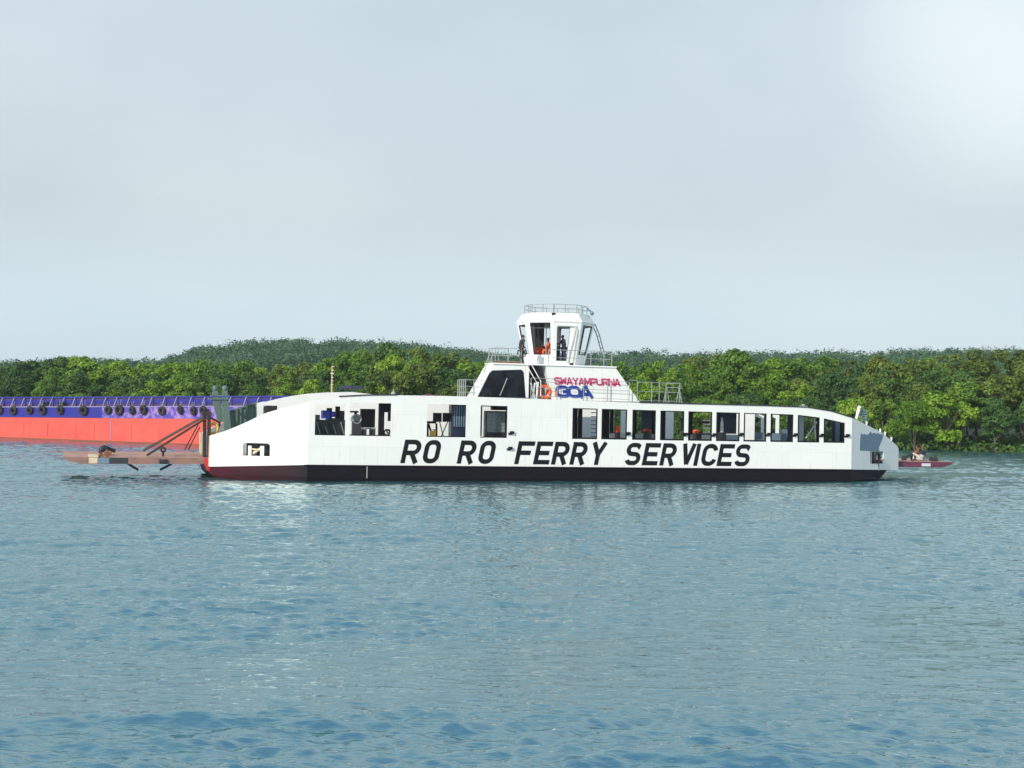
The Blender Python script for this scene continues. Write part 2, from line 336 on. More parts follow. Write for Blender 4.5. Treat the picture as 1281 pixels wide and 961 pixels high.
def onR(s,z,d=0):
    p=Vector((RA[0],RA[1],0))+dr*s-nr*d; return Vector((p.x,p.y,z))
pp=[(1075.6,564),(1075.8,553),(1076.5,544.5),(1078,541.5),(1079.5,544),(1082,542.5),(1083.5,544.3),(1087,543),(1089,539.5),(1091,542.5),(1094,541.5),(1096,543),(1098,541.5),(1100,543.2),(1105,543.8),(1104,549),(1101.5,555),(1099.5,560),(1099.8,564.6),(1090,564.6),(1089.5,580),(1088.6,580),(1088.4,564.4)]
m=MB(); m.add([onR(PRs(x,y)[0],PRs(x,y)[1],-.004) for x,y in pp],[tuple(range(len(pp)))]); m.build('primer_patch',M['grey'],wr)
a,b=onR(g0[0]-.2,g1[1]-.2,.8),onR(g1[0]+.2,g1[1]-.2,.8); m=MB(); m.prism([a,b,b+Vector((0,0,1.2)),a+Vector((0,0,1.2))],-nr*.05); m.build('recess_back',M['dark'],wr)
s_,z_=PRs(1095.5,572.5)
t_=MB(); t_.torus(onR(s_,z_,-.10),nr,.29,.10); o=t_.build('tyre_fender',M['tyre'],None,True); o.data.transform(FM); tag(o,'black tyre hung on the white right end wall of the ferry','tyre fender')
m=MB(); m.bar(onR(PRs(1099,580)[0],PRs(1099,580)[1],-.03),onR(PRs(1099,588)[0],PRs(1099,588)[1]-.05,-.03),.04); m.build('drain_pipe',M['grey'],wr)
for x,y in ((1085,529),(1102,538),(1108,542),(1116,548.5)):
    s,z=PRs(x,y); p=onR(s,z-.18,.05); m=MB(); m.cyl(p,p+Vector((0,0,.18)),.05,10); m.ball(p+Vector((0,0,.2)),.07); m.build('deck_light',M['white2'],ferry,True)
p=P3(1071,524,1.0); m=MB(); m.bar(p,P3(1074.5,510,1.0),.09,.12,w2=.13); m.ball(P3(1075,509.5,1.0),.11); m.build('horn_post',M['white2'],ferry)
m=MB()
for k in range(5): q=P3(1080,514+3*k,1.3); m.box(q-Vector((.2,.15,.04)),q+Vector((.2,.15,.04)))
m.bar(P3(1081,528,1.3),P3(1080,512,1.3),.12); m.build('signal_stack',M['grey'],ferry)
# ------------------------------------------------------------------ hull
hullL=[(-21.5,B-3),(-21.5,3),(UA,0),(UB,0),(22.45,2.27),(22.45,B-2.27),(UB,B),(UA,B)]
def ring(z,il,ir,iv): 
    out=[]
    for (u,v) in hullL:
        uu=u+(il if u<-20 else (-ir if u>22 else 0)); out.append((uu,min(max(v,iv),B-iv),z))
    return out
top_r=ring(ZH-.002,0,0,.0); top_r=[(u,v,z-.27*(1 if u<-20 else 0)-(.09 if u>22 else 0)) for u,v,z in top_r]
m=MB(); rings=[top_r,ring(.15,.12,.55,.05),ring(-.6,.9,2.2,.3)]; n=len(hullL)
vs=[p for r in rings for p in r]; fs=[(k*n+i,k*n+(i+1)%n,(k+1)*n+(i+1)%n,(k+1)*n+i) for k in range(2) for i in range(n)]; fs+=[tuple(range(n)),tuple(range(2*n,3*n))[::-1]]
m.add(vs,fs); m.m=[1 if (f[0]%n in (0,1) or f[1]%n in (0,1)) and len(f)==4 else 0 for f in m.f]
m.m=[0]*len(m.f); hull=m.build('hull',M['hull'],ferry); hull['label']='low black hull, dark red towards the left end'
m=MB(); m.box((P(459,590)[0]-.03,-.03,.12),(P(459,590)[0]+.03,0,ZH-.02)); m.build('draught_mark',M['rail'],hull)
m=MB(); m.box((UA-.2,-.05,ZH-.05),(UB+.1,-.001,ZH+.015)); m.build('rubbing_strake',M['hull'],hull)
m=MB(); m.add([(-21.45,3.1,1.0),(UA,.1,1.0),(UB,.1,1.0),(23.7,3.1,1.0),(23.7,B-3.1,1.0),(UB,B-.1,1.0),(UA,B-.1,1.0),(-21.45,B-3.1,1.0)],[tuple(range(8))]); m.build('car_deck',mat('deck_grey',(.10,.12,.11),.7,noise=.6,nscale=1,col2=(.06,.06,.055)),ferry)
# ------------------------------------------------------------------ gallery roofs, inner walls, far side
GU=[t[0] for t in TOP if UA+.05<t[0]<UB-.1]
def roof(v0,v1,name):
    m=MB(); us=[UA+.05]+GU+[UB-.1]; vs=[];fs=[]
    for u in us:
        z=top(u)-.05
        vs+=[(u,v0,z-.08),(u,v1,z-.08),(u,v0,z),(u,v1,z)]
    for i in range(len(us)-1):
        a=4*i;b=a+4; fs+=[(a,a+1,b+1,b),(a+2,b+2,b+3,a+3),(a,b,b+2,a+2),(a+1,a+3,b+3,b+1)]
    fs+=[(0,2,3,1),(len(vs)-4,len(vs)-3,len(vs)-1,len(vs)-2)]
    m.add(vs,fs); return m.build(name,M['white2'],ferry)
roof(.072,2.3,'gallery_roof')
m=MB(); us=[x for x in ([P(425,497)[0]]+GU) if x>=P(425,497)[0] and x<P(505,497)[0]]
def edge(us):
    m=MB()
    for a,b in zip(us,us[1:]): m.bar((a,-.02,top(a)+.03),(b,-.02,top(b)+.03),.05,.07)
    return m
edge([P(x,500)[0] for x in (424,440,460,478,496)]).build('roof_edge_trim',M['dark'],ferry)
edge([P(x,500)[0] for x in (800,840,880,920,960,1000,1010,1040,1065)]).build('roof_edge_trim',M['dark'],ferry)
# inner gallery structure seen through the windows: (px0,px1,y0,y1,v,material)
inner={'white2':[],'black':[],'panelblue':[],'lilacpanel':[],'navy':[]}
for a,b,y0,y1,k in ((716,722,508,552,'black'),(723.5,728,508,552,'black'),
  (750,762,508,549,'black'),(763.5,767.5,508,543,'black'),(764,790,542,551,'white2'),
  (786,796,508,552,'black'),(803,822,508,543,'navy'),(795,818,543,552,'panelblue'),(816,824,508,554,'black'),
  (824,832,508,556,'black'),(856,860,508,554,'lilacpanel'),
  (859,866,508,556,'black'),(864,892,544,556,'white2'),(892,900,508,556,'black'),(898,921,508,543,'navy'),(898,927,543.5,556,'panelblue'),
  (926,931,508,556,'black'),(960,966,508,558,'black'),(986,992,508,558,'navy'),(992,1000,508,558,'black'),
  (1000,1005,508,556,'panelblue'),(1022,1032,508,558,'black'),(1041,1045,508,558,'navy'),(1045.5,1050,508,558,'grey'),(1051,1062,508,558,'black')):
    inner.setdefault(k,[]).append((a,b,y0,y1))
for k,L in inner.items():
    if not L: continue
    for (a,b,y0,y1) in L:
        m=MB(); v=2.05 if k in('white2','panelblue','lilacpanel') else 2.2
        u0,z1=P(a,y0,v); u1,z0=P(b,y1,v); z1=min(z1,top(u0)-.14,top(u1)-.14)
        m.box((u0,v,z0),(u1,v+.05,z1)); m.build('partition',M[k],ferry)
m=MB(); m.box((P(712,550,1)[0],.08,1.9),(UB-.2,2.3,1.96)); m.build('gallery_floor',M['dark'],ferry)
# louvre slats, seats
m=MB()
for y in range(512,548,5): u0,z=P(740,y,1.9);u1,_=P(748,y,1.9); m.box((u0,1.9,z),(u1,2.0,z+.06))
m.build('louvre',M['grey'],ferry)
m=MB()
for y in range(527,546,5): u0,z=P(880,y,1.9);u1,_=P(889,y,1.9); m.box((u0,1.9,z),(u1,2.0,z+.1))
m.build('louvre',M['white2'],ferry)
m=MB(); m.bar(P3(1008,548,1.6),P3(1022,528,1.6),.07); m.bar(P3(1019,520,1.6),P3(1020,549,1.6),.07); m.build('handrail',M['railw'],ferry)
def bench(px0,px1,py):
    v=1.2; u0,z=P(px0,py,v);u1,_=P(px1,py,v); r=ferry_thing('bench_seat',(u0+u1)/2,v,1.96); w=(u1-u0)/2
    z=max(z-1.96,.45)
    m=MB(); m.box((-w,-.25,z-.25),(w,.2,z-.2)); m.build('seat',M['grey'],r)
    m=MB(); m.box((-w,.2,z-.2),(w,.26,z+.25)); m.build('backrest',M['grey'],r)
    for s in (-1,1):
        m=MB(); m.box((s*w*.9-.03,-.2,0),(s*w*.9+.03,.2,z-.25)); m.build('leg',M['dark'],r)
    return r
tag(bench(946,958,546),'grey passenger bench seen through the fourth window from the right','bench','benches in the passenger gallery')
tag(bench(968,986,547),'grey passenger bench seen through the third window from the right','bench','benches in the passenger gallery')
# far gallery: inner wall v=9.7, outer wall v=12
FV=9.7
FT=[P(x,y,FV) for x,y in ((321,505.5),(335,502),(352,498),(368,495),(385,492.6),(410,491),(440,490.5),(500,491.5))]
def ftop(u): 
    return lerp(u,FT) if u<FT[-1][0] else min(4.86,max(3.0,top(u)+.08))
fu0=FT[0][0]
fo=(P(329.5,510,FV)[0],P(347,510,FV)[0]); fcols=sorted(set([fu0,fo[0],fo[1],P(640,530,FV)[0],UB]+[t[0] for t in FT[1:]]+GU[6:]))
za,zb_=P(335,520,FV)[1],P(340,507.5,FV)[1]
fh={(i,1) for i,(a,b) in enumerate(zip(fcols,fcols[1:])) if fo[0]<(a+b)/2<fo[1]}
GP=[(768,776.5),(795,803.5),(842.5,857),(865,892),(944,960),(966,987),(1006,1026),(1034,1046)]
gs=[(P(a,535,FV)[0],min(P(b,535,FV)[0],UB-.25)) for a,b in GP]; go=[(P(a,535,B)[0]-.25,min(P(b,535,B)[0]+.25,UB-.2)) for a,b in GP]
gs=[g for g in gs if g[1]-g[0]>.1]; go=[g for g in go if g[1]-g[0]>.1]
fcols=sorted(set(fcols+[x for g in gs for x in g])); fh={(i,1) for i,(a,b) in enumerate(zip(fcols,fcols[1:])) if fo[0]<(a+b)/2<fo[1] or any(g[0]<=(a+b)/2<=g[1] for g in gs)}
fr=lambda u:[1.0,(za if u<=fo[1]+.01 else 2.3),(zb_ if u<=fo[1]+.01 else 4.35 if u<17 else ftop(u)-.3),ftop(u)]
fw=sheet('far_gallery_wall',(0,FV,0),(1,0,0),(0,-1,0),fcols,fr,fh,M['white2'],ferry)
def rev(name,cols,rows,holes): return sheet(name,(0,B,0),(1,0,0),(0,-1,0),cols,rows,holes,M['white2'],ferry)
ocols=sorted(set([UA,UB]+[-14,-10]+[x for g in go for x in g]+GU)); 
rev('far_side_wall',ocols,lambda u:[ZH,2.3,min(4.35,top(u)-.25),top(u)],{(i,1) for i,(a,b) in enumerate(zip(ocols,ocols[1:])) if any(g[0]<=(a+b)/2<=g[1] for g in go)})
m=MB(); us=[fu0]+[t[0] for t in FT[1:]]+[x for x in GU if x>FT[-1][0]+.3]
vs=[];fs=[]
for u in us: vs+=[(u,FV+.07,ftop(u)-.03),(u,B-.07,min(ftop(u)-.03,top(max(u,UA))-.0))]
fs=[(2*i,2*i+1,2*i+3,2*i+2) for i in range(len(us)-1)]; m.add(vs,fs); m.build('gallery_roof',M['white2'],ferry)
m=MB(); m.box((fu0,FV+.08,1.0),(fu0+.06,B-1.2,FT[0][1]-.05)); m.build('gallery_end',M['white'],ferry)
# far tapered ends (bulwarks)
for (E,A,nm) in (((-21.5,B-3),(UA,B),'L'),((23.75,B-3),(UB,B),'R')):
    L=dist(E,A); d=Vector((A[0]-E[0],A[1]-E[1],0)).normalized(); nn=Vector((d.y,-d.x,0))
    z0_=2.35 if nm=='L' else 1.9; z1_=top(UA) if nm=='L' else 2.3
    sheet('end_wall',(E[0],E[1],0),d,nn,[0,L*.5,L],lambda s:[ZH-.1,z0_+(z1_-z0_)*(s/L)**.8],set(),M['white2'],ferry)
# end plates (athwart) beside ramps
c0=P3(246.5,541,B-3.2); 
m=MB(); m.box((-21.55,B-3.9,.7),(-21.45,B-3.0,P(250,541,B-3)[1])); m.build('end_plate',M['cream'],ferry)
m=MB(); m.box((-21.55,3.02,.6),(-21.45,3.6,LT[0][1]-.02)); m.build('end_plate',M['cream'],ferry)
m=MB(); m.box((23.68,3.02,.72),(23.76,3.6,RT[-1][1]-.02)); m.build('end_plate',M['white2'],ferry)
# green bulwark and hoist columns at the left end
g=[(285,516),(300,510.5),(321,504.5),(321,527),(285,541)]
VG=8.9
m=MB(); m.prism([P3(x,y,VG) for x,y in g],(0,.08,0)); gb=m.build('bulwark_panel',M['green'],ferry)
m=MB()
for x,y0,y1 in ((296,512,537),(301,510,534),(309,507.5,531),(320,504,528)): m.bar(P3(x,y0,VG-.06),P3(x,y1,VG-.06),.10)
m.bar(P3(285,515.5,VG-.05),P3(321,504,VG-.05),.1); m.build('stiffener',M['green'],gb)
for (bx,by,tx,ty,v) in ((277,528,269,495,8.3),(285,541,281,495,7.5)):
    m=MB(); m.bar(P3(bx,by,v),P3(tx,ty+2,v),.40,.34); c=P3(tx,ty+4,v); m.box(c+Vector((-.42,-.25,-.05)),c+Vector((.2,.25,.05))); m.box(c+Vector((-.3,-.2,.16)),c+Vector((.26,.2,.24)))
    m.bar(P3(tx,ty+1,v),P3(tx+.4,ty-10,v),.36,.3,w2=.24); m.ball(P3(tx+.4,ty-9,v),.19)
    m.build('hoist_column',M['green'],ferry)
# dark posts and struts, left
for x0,v in ((256,3.7),(261.5,3.3)):
    m=MB(); m.bar(P3(x0,572,v),P3(x0,518,v),.19,.2); m.cyl(P3(x0,518,v)-Vector((0,.2,0)),P3(x0,518,v)+Vector((0,.2,0)),.15); m.bar(P3(x0,520,v),P3(x0-1,512,v),.1); m.build('hinge_post',M['brown'],ferry)
def strut(a,b,w,mt='brown',name='ramp_strut'):
    m=MB(); m.bar(a,b,w); return m.build(name,M[mt],ferry)
strut(P3(257,520,4.2),P3(180,563.5,6.2),.13); strut(P3(259,522.5,3.6),P3(183.5,570,3.9),.13)
strut(P3(248,531,8.2),P3(231,563,8.2),.07); strut(P3(250,534,8.0),P3(235.5,563,8.0),.07)
strut(P3(262,522,3.4),P3(275,529,4.5),.09); strut(P3(275,529,5),P3(272,540,5),.12,'dark','hinge_post')
m=MB(); m.prism([P3(x,y,3.2) for x,y in ((257,572),(262.5,575),(262.5,590),(258.5,588),(255,578))],(0,.25,0)); m.build('hinge_plate',M['redpaint'],ferry)
# ------------------------------------------------------------------ ramps
def ramp_left():
    r=empty('ramp'); r.parent=ferry
    z=1.02; v0,v1=3.5,8.6; u0,u1=-21.7,-28.6; tip=-29.55; dz=.16
    f=lambda u,v:z+.03*(u1-u)/(u1-u0)+dz*(v-v0)/(v1-v0)
    m=MB(); m.add([(u0,v0,f(u0,v0)),(u1-.9,v0,f(u1,v0)),(u1-.9,v1,f(u1,v1)),(u0,v1,f(u0,v1))],[(0,1,2,3)]); 
    m.build('ramp_deck',M['pinkdeck'],r)
    m=MB(); h=.34
    for v,n in ((v0,.12),(v1-.12,.12)):
        m.prism([(u0,v,f(u0,v)-.004),(tip+.05,v,f(tip,v)-.004),(tip,v,f(tip,v)-.08),(u1,v,f(u1,v)-h-.04),(u0,v,f(u0,v)-h)],(0,n,0))
    for u in (-22.3,-23,-24,-25,-26,-27,-27.8,-28.4): m.box((u-.05,v0+.12,z-.28),(u+.05,v1-.12,z-.02))
    m.build('side_girder',M['ramp'],r)
    def patch(a,b,mt,n='patch_plate'):
        ua=P(a,576,v0)[0]; ub=P(b,576,v0)[0]; m=MB(); m.box((ua,v0-.015,z-.33),(ub,v0-.001,z+.0)); m.build(n,M[mt],r)
    patch(111,122,'cream'); patch(122.5,136.5,'grey'); patch(136.5,160,'dark')
    ua=P(111,576,v0)[0]; ub=P(123,576,v0)[0]; m=MB(); m.box((ua,v0,z+.02),(ub,v0+2.4,z+.11)); m.build('deck_patch',M['cream'],r)
    for a,b,c in ((160,166,173),(215,208,200)):
        m=MB(); m.tube([P3(a,580,v0+.6),P3(b,584,v0+.6),P3(c,588,v0+.6)],.07); m.build('skid_bar',M['dark'],r)
    # locking gear and cleat
    m=MB(); m.bar(P3(124,567,v0+2),P3(129,559.5,v0+2),.16); m.bar(P3(129,559,v0+2),P3(144,564.5,v0+2.4),.1,.2); m.ball(P3(128,562,v0+2),.2); m.bar(P3(131,560,v0+2),P3(136,567,v0+1.4),.1); m.build('locking_gear',M['dark'],r)
    m=MB(); m.bar(P3(134.5,572,v0+.3),P3(134.5,563,v0+.3),.16); m.box(P3(135,568,v0+.3)-Vector((.2,.1,.1)),P3(135,568,v0+.3)+Vector((.2,.1,.1))); m.bar(P3(124,574,v0+.2),P3(127,566,v0+.2),.14,.1); m.bar(P3(130,574,v0+.2),P3(127,566,v0+.2),.1,.1); m.build('locking_gear',M['rust'],r)
    m=MB(); p=P3(204,571,v0+.6); m.bar(p,p+Vector((0,0,.3)),.12); m.torus(p+Vector((0,0,.38)),(0,1,0),.12,.05,12,6); m.build('lashing_ring',M['brown'],r)
    m=MB(); p=P3(204,577,v0); m.box(p+Vector((-.22,-.08,-.14)),p+Vector((.25,.0,.1))); m.cyl(p+Vector((0,-.08,-.02)),p+Vector((0,-.14,-.02)),.12); m.build('hinge_lug',M['dark'],r)
    m=MB(); 
    for a,b in ((218,232),(238,248)):
        q0=P3(a,568.5,v0+2.2); q1=P3(b,568.5,v0+2.2); m.box((q0.x,v0+1.6,z+.055),(q1.x,v0+2.2,z+.09))
    m.build('deck_slot',M['rust'],r)
    m=MB(); m.bar((u0,v0+.3,z-.3),(u0+.3,v0+.3,z-.35),.3); m.cyl((u0+.1,v0,z-.2),(u0+.1,v1,z-.05),.14); m.build('hinge_tube',M['redpaint'],r)
    return r
rl=ramp_left(); rl['label']='lowered left loading ramp of worn red oxide steel'
def ramp_right():
    r=empty('ramp'); r.parent=ferry; z=1.27; v0,v1=3.5,8.6; u0,u1,tip=23.8,27.6,P(1193,578,v0)[0]
    m=MB(); m.add([(u0,v0,z),(tip-.1,v0,z),(tip-.1,v1,z+.05),(u0,v1,z+.05)],[(0,1,2,3)]); m.build('ramp_deck',M['pinkdeck'],r)
    m=MB()
    for v in (v0,v1-.12): m.prism([(u0,v,z-.005),(tip,v,z-.005),(tip+.05,v,z-.06),(u1,v,z-.36),(u0,v,z-.36)],(0,.12,0))
    for u in (24.5,25.8,27): m.box((u,v0+.12,z-.28),(u+.1,v1-.12,z-.02))
    m.build('side_girder',M['maroon'],r)
    m=MB(); ua=P(1153,580,v0)[0];ub=P(1164,580,v0)[0]; m.box((ua,v0-.015,z-.3),(ub,v0-.001,z-.1)); m.build('patch_plate',M['lilacpanel'],r)
    m=MB(); p=P3(1169,577,v0+.3); m.box(p+Vector((-.22,-.1,0)),p+Vector((.22,.3,.22))); m.ball(p+Vector((0,.1,.25)),.2); m.build('locking_gear',M['dark'],r)
    m=MB(); m.bar(P3(1130,574,v0+1),P3(1141,567.5,v0+1),.15); m.box(P3(1131,573.5,v0+1)-Vector((.15,.1,.12)),P3(1131,573.5,v0+1)+Vector((.15,.1,.15))); m.bar(P3(1141,568,v0+1.2),P3(1143,576,v0+1.2),.3,.2); m.build('locking_gear',M['dark'],r)
    return r
rr=ramp_right(); rr['label']='right loading ramp of maroon steel reaching over the water'
# ------------------------------------------------------------------ deckhouse (bridge block)
V0=.35; V1=6.0; VL=1.9
def q(px,py,v=V0): return P(px,py,v)
zr=4.93
ul,_=q(592,497); ut,zt_=q(617,457); utr,ztr=q(770,458.5); ulr,_=q(800,503)
ZT=(zt_+ztr)/2; ZB=zr-.08
# left block front plate with window opening as polygons ring
dh=empty('deckhouse'); dh.parent=ferry; dh['label']='sloped white deckhouse block carrying the wheelhouse'
ua,ub=q(661.5,480)[0],q(691,480)[0]
def hexa(name,a,b,c,d,v0,v1,mt,par):
    m=MB(); m.prism([(a,v0,ZB),(b,v0,ZB),(c,v0,ZT),(d,v0,ZT)],(0,v1-v0,0)); return m.build(name,mt,par)
hexa('block',ul,ua,ua,ut,V0,VL,M['white'],dh)
hexa('block',ub,ulr,utr,ub-.45,V0,V1,M['white'],dh)
m=MB(); m.box((ua-.9,V0+1.6,ZB),(ub-.5,V1,ZT-.01)); m.build('stair_recess',M['black'],dh)  # block painted black for the shade at the back of the recess
m=MB(); wp=[(597.5,496.3),(612,467),(616,463.5),(652,462.5),(655,465.5),(657.5,497.5)]
m.prism([Vector((q(x,y)[0],V0-.012,q(x,y)[1])) for x,y in wp],(0,.01,0)); w_=m.build('tinted_window',M['tint'],dh)
m=MB(); m.bar(P3(625.5,495,V0-.04),P3(634.5,473,V0-.04),.05); m.build('reflection_streak',M['rail'],dh)  # thin bar stands in for a diagonal reflection in the dark glass
m=MB()
for (x,y,h) in ((604,492,4),(614,491,4),(646,495,3)): m.bar(P3(x,y,V0-.05),P3(x,y+h,V0-.05),.04)
m.bar(P3(598,497,V0-.06),P3(661,498.6,V0-.06),.07); m.build('sill_strip',M['dark'],dh)
# platform slab
m=MB(); m.box((ut-.05,V0-.08,ZT),(ua-.9,VL+.05,ZT+.07)); m.box((ua-.9,V0-.08,ZT),(utr+.05,V1+.1,ZT+.07)); m.build('platform',M['white2'],dh)
# stair going up to the left in the recess
st=empty('stair'); st.parent=ferry
for i in range(8):
    t=i/7; x=694-26*t; y=496-36*t; p=P3(x,y,1.15); m=MB(); m.box(p+Vector((-.16,-.4,-.03)),p+Vector((.16,.4,.03))); m.build('tread',M['dark'],st)
for (x0,y0,x1,y1,v) in ((662,451,676.5,477,.2),(656,452,671,478,.3),(687,448,697,473,.9)):
    m=MB(); m.tube([P3(x0,y0,v),P3(x1,y1,v),P3(x1,y1+19,v)],.03); m.build('handrail',M['railw'],st)
for (x0,y0,x1,y1) in ((664,479,669,499),(669,479,666,499),(673,478,671,499)):
    m=MB(); m.bar(P3(x0,y0,.25),P3(x1,y1,.25),.08); m.build('stringer',M['railw'],st)
# deckhouse lettering
def sp2(x0,x1,n,y,v,w=.9):
    a,_=P(x0,y,v);b,_=P(x1,y,v);st_=(b-a)/n; return [(a+i*st_,a+i*st_+st_*w) for i in range(n)]
zq0=P(735,482.5,V0)[1]; zq1=P(735,473,V0)[1]
m=lettering('lettering','SWAYAMPURNA',sp2(693.5,776,11,478,V0,.98),zq0,zq1,V0-.012,M['magenta'],dh,.10,-.12)
z0g=P(710,498,V0)[1]; z1g=P(710,482.5,V0)[1]
lettering('lettering','GOA',[(q(a,490)[0],q(b,490)[0]) for a,b in ((696,712),(711,726),(724.5,741))],z0g,z1g,V0-.012,M['gblue'],dh,.21,-.18)
# ------------------------------------------------------------------ railings
def railing(pts,h,npost,mt='rail',r=.024,mids=(.5,),par=ferry,ext=None,name='railing'):
    """pts: list of Vector base points"""
    m=MB(); up=Vector((0,0,h))
    m.tube([p+up for p in pts],r,6)
    for k in mids: m.tube([p+up*k for p in pts],r*.8,6)
    for a,b in zip(pts,pts[1:]):
        n=max(1,round((b-a).length/npost))
        for i in range(n): p=a+(b-a)*i/n; m.bar(p,p+up,r*2)
    m.bar(pts[-1],pts[-1]+up,r*2); return m.build(name,M[mt],par)
zp=ZT+.07
vf=.45
uL=ut+.15; uR=q(766,458)[0]
rH=P(690,437.5,vf)[1]-zp
railing([Vector((uL+1.2,VL-.1,zp)),Vector((uL,VL-.1,zp)),Vector((uL,vf,zp)),Vector((P(652,450,vf)[0],vf,zp))],rH,.75,mids=(.52,.12),r=.02)
railing([Vector((P(686,450,vf)[0],vf,zp)),Vector((uR,vf,zp)),Vector((uR,V1-.2,zp))],rH,1.5,mids=(.48,),r=.022)
# toe board with rust
m=MB(); m.box((ut,vf-.02,zp),(P(650,450,vf)[0],vf+.02,zp+.1)); m.build('toe_board',M['rust'],ferry)
# left sloping ladder rails
for (x0,y0,x1,y1,v) in ((613,440,603,474,1.2),(617,441,608,470,2.2)):
    m=MB(); m.tube([P3(x0,y0,v),P3(x1,y1,v),P3(x1,496,v)],.03,6); m.build('ladder_rail',M['rail'],ferry)
# roof-deck rails
zd=top(0)-.0
def zt_at(u): return top(u)-.05
ra=[P3(582,495,.5),P3(603,495,.5)]; ra=[Vector((p.x,.5,zt_at(p.x))) for p in ra]
railing([Vector((ra[0].x,2.2,ra[0].z)),ra[0],ra[1]],P(585,475,.5)[1]-ra[0].z,.45,r=.024,mids=(.3,.62))
pts=[P(x,500,.1)[0] for x in (664,697,730,760,787)]
hr=P(740,476,.1)[1]-zt_at(pts[2])
railing([Vector((u,.12,zt_at(u))) for u in pts],hr,9,r=.02,mids=(.58,.18),mt='rail')
pts=[P(x,500,.12)[0] for x in (797,815,824.5,850)]
railing([Vector((u,.12,zt_at(u))) for u in pts]+[Vector((pts[-1],2.2,zt_at(pts[-1])))],P(824,479,.12)[1]-zt_at(pts[1]),9,r=.02,mids=(.58,.15))
m=MB()
m.tube([P3(787,475.5,.12),P3(797,476.3,.12)],.026,6)
m.build('railing',M['rail'],ferry)
dv=ferry_thing('davit_stand',P(839,502,1.0)[0],1.0,zt_at(P(839,502,1.0)[0]))
m=MB()
for s in (-.42,.42):
    for t in (-.2,.2): m.bar((s+t,-.3,0),(s,-.3,1.05),.05)
m.bar((-.42,-.3,1.05),(.42,-.3,1.05),.05); m.build('frame',M['rail'],dv)
m=MB(); m.box((-.6,-.45,0),(.5,.3,.12)); m.build('base',M['rust'],dv)
tag(dv,'small A-frame stand on a rusty base on the roof right of the deckhouse','stand')
# ------------------------------------------------------------------ wheelhouse
vc=.95+2.2; ucx=P(710,430,.95)[0]
fl=P(692,403,.95)[0]; frr=P(728,403,.95)[0]; uc=(fl+frr)/2; side=frr-fl; ap=side*1.2071
vc=.95+ap
Z_0=ZT+.072; Z_1=P(705,403,.95)[1]; Z_2=P(705,391.5,1.2)[1]
kb=.76
wh=empty('wheelhouse'); wh.parent=ferry; wh['label']='eight-sided white wheelhouse with outward leaning walls'
def oct(r,z,k):
    a=math.radians(-90-22.5+45*k); R_=r/math.cos(math.radians(22.5)); return Vector((uc+R_*math.cos(a),vc+R_*math.sin(a),z))
# faces k from k to k+1: 0=front,1=front-right,...,7=front-left
for k in range(8):
    b0,b1,t0,t1=oct(ap*kb,Z_0,k),oct(ap*kb,Z_0,k+1),oct(ap,Z_1,k),oct(ap,Z_1,k+1)
    nin=(Vector((uc,vc,0))-Vector(((b0.x+b1.x)/2,(b0.y+b1.y)/2,0))).normalized()*.09
    S=lambda a,b:(b0*(1-a)+b1*a)*(1-b)+(t0*(1-a)+t1*a)*b
    if k==0: a0,a1,c0,c1=.14,.62,.10,.90
    elif k==7: a0,a1,c0,c1=.14,.90,.24,.985
    else: a0,a1,c0,c1=.15,.87,.26,.95
    As=[0,a0,a1,1]; Cs=[0,c0,c1,1]; vs=[S(a,c)+nin*j for j in (0,1) for a in As for c in Cs]; fs=[];ed={}
    for i in range(3):
        for j in range(3):
            if i==1 and j==1: continue
            qd=(i*4+j,(i+1)*4+j,(i+1)*4+j+1,i*4+j+1); fs.append(qd); fs.append(tuple(x+16 for x in qd[::-1]))
            for e in zip(qd,qd[1:]+qd[:1]): ed[e]=1
    for e in list(ed):
        if (e[1],e[0]) not in ed: fs.append((e[1],e[0],e[0]+16,e[1]+16))
    m=MB(); m.add(vs,fs); w=m.build('wall_panel',M['white2'],wh)
    m=MB(); o_=-nin*.04
    for p_,q_ in ((S(a0,c0),S(a1,c0)),(S(a1,c0),S(a1,c1)),(S(a1,c1),S(a0,c1)),(S(a0,c1),S(a0,c0))): m.bar(p_+nin*.5,q_+nin*.5,.07 if k!=0 else .06)
    if k in (7,): m.bar(S(a0,.86)+nin*.6,S(a1,.86)+nin*.6,.05); m.bar(S(a0+.2,c0)+nin*2,S(a0+.25,c1)+nin*2,.05)
    m.build('window_frame',M['dark'] if k!=0 else M['rail'],wh)
m=MB(); f0=lambda z,x:(uc-side/2*kb+x,0,z)
# door panel standing open on the front face
b0,b1,t0,t1=oct(ap*kb,Z_0,0),oct(ap*kb,Z_0,1),oct(ap,Z_1,0),oct(ap,Z_1,1)
S=lambda a,b:(b0*(1-a)+b1*a)*(1-b)+(t0*(1-a)+t1*a)*b
m=MB(); oo=Vector((0,-.05,0))
for p_,q_ in ((S(.62,.08)+oo,S(.80,.92)+oo),(S(.80,.92)+oo,S(.16,.92)+oo),(S(.84,.06)+oo,S(.86,.86)+oo)): m.bar(p_,q_,.08,.05)
m.build('door_frame',M['white'],wh)
m=MB(); m.add([oct(ap*kb-.1,Z_0+.05,k) for k in range(8)],[tuple(range(8))]); m.build('cabin_floor',M['dark'],wh)
m=MB(); m.add([oct(ap-.1,Z_1-.03,k) for k in range(8)],[tuple(range(8))]); m.build('ceiling',M['black'],wh)
vs=[oct(ap+.03,Z_1+.002,k) for k in range(8)]+[oct(ap+.03,Z_1+.06,k) for k in range(8)]+[oct(ap*.86,Z_2,k) for k in range(8)]
m=MB(); m.add(vs,[tuple(range(8))[::-1],tuple(range(16,24))]+[(j*8+k,j*8+(k+1)%8,(j+1)*8+(k+1)%8,(j+1)*8+k) for j in (0,1) for k in range(8)]); rf=m.build('wheelhouse_roof',M['white'],wh)
hh=P(700,380.5,1.3)[1]-Z_2
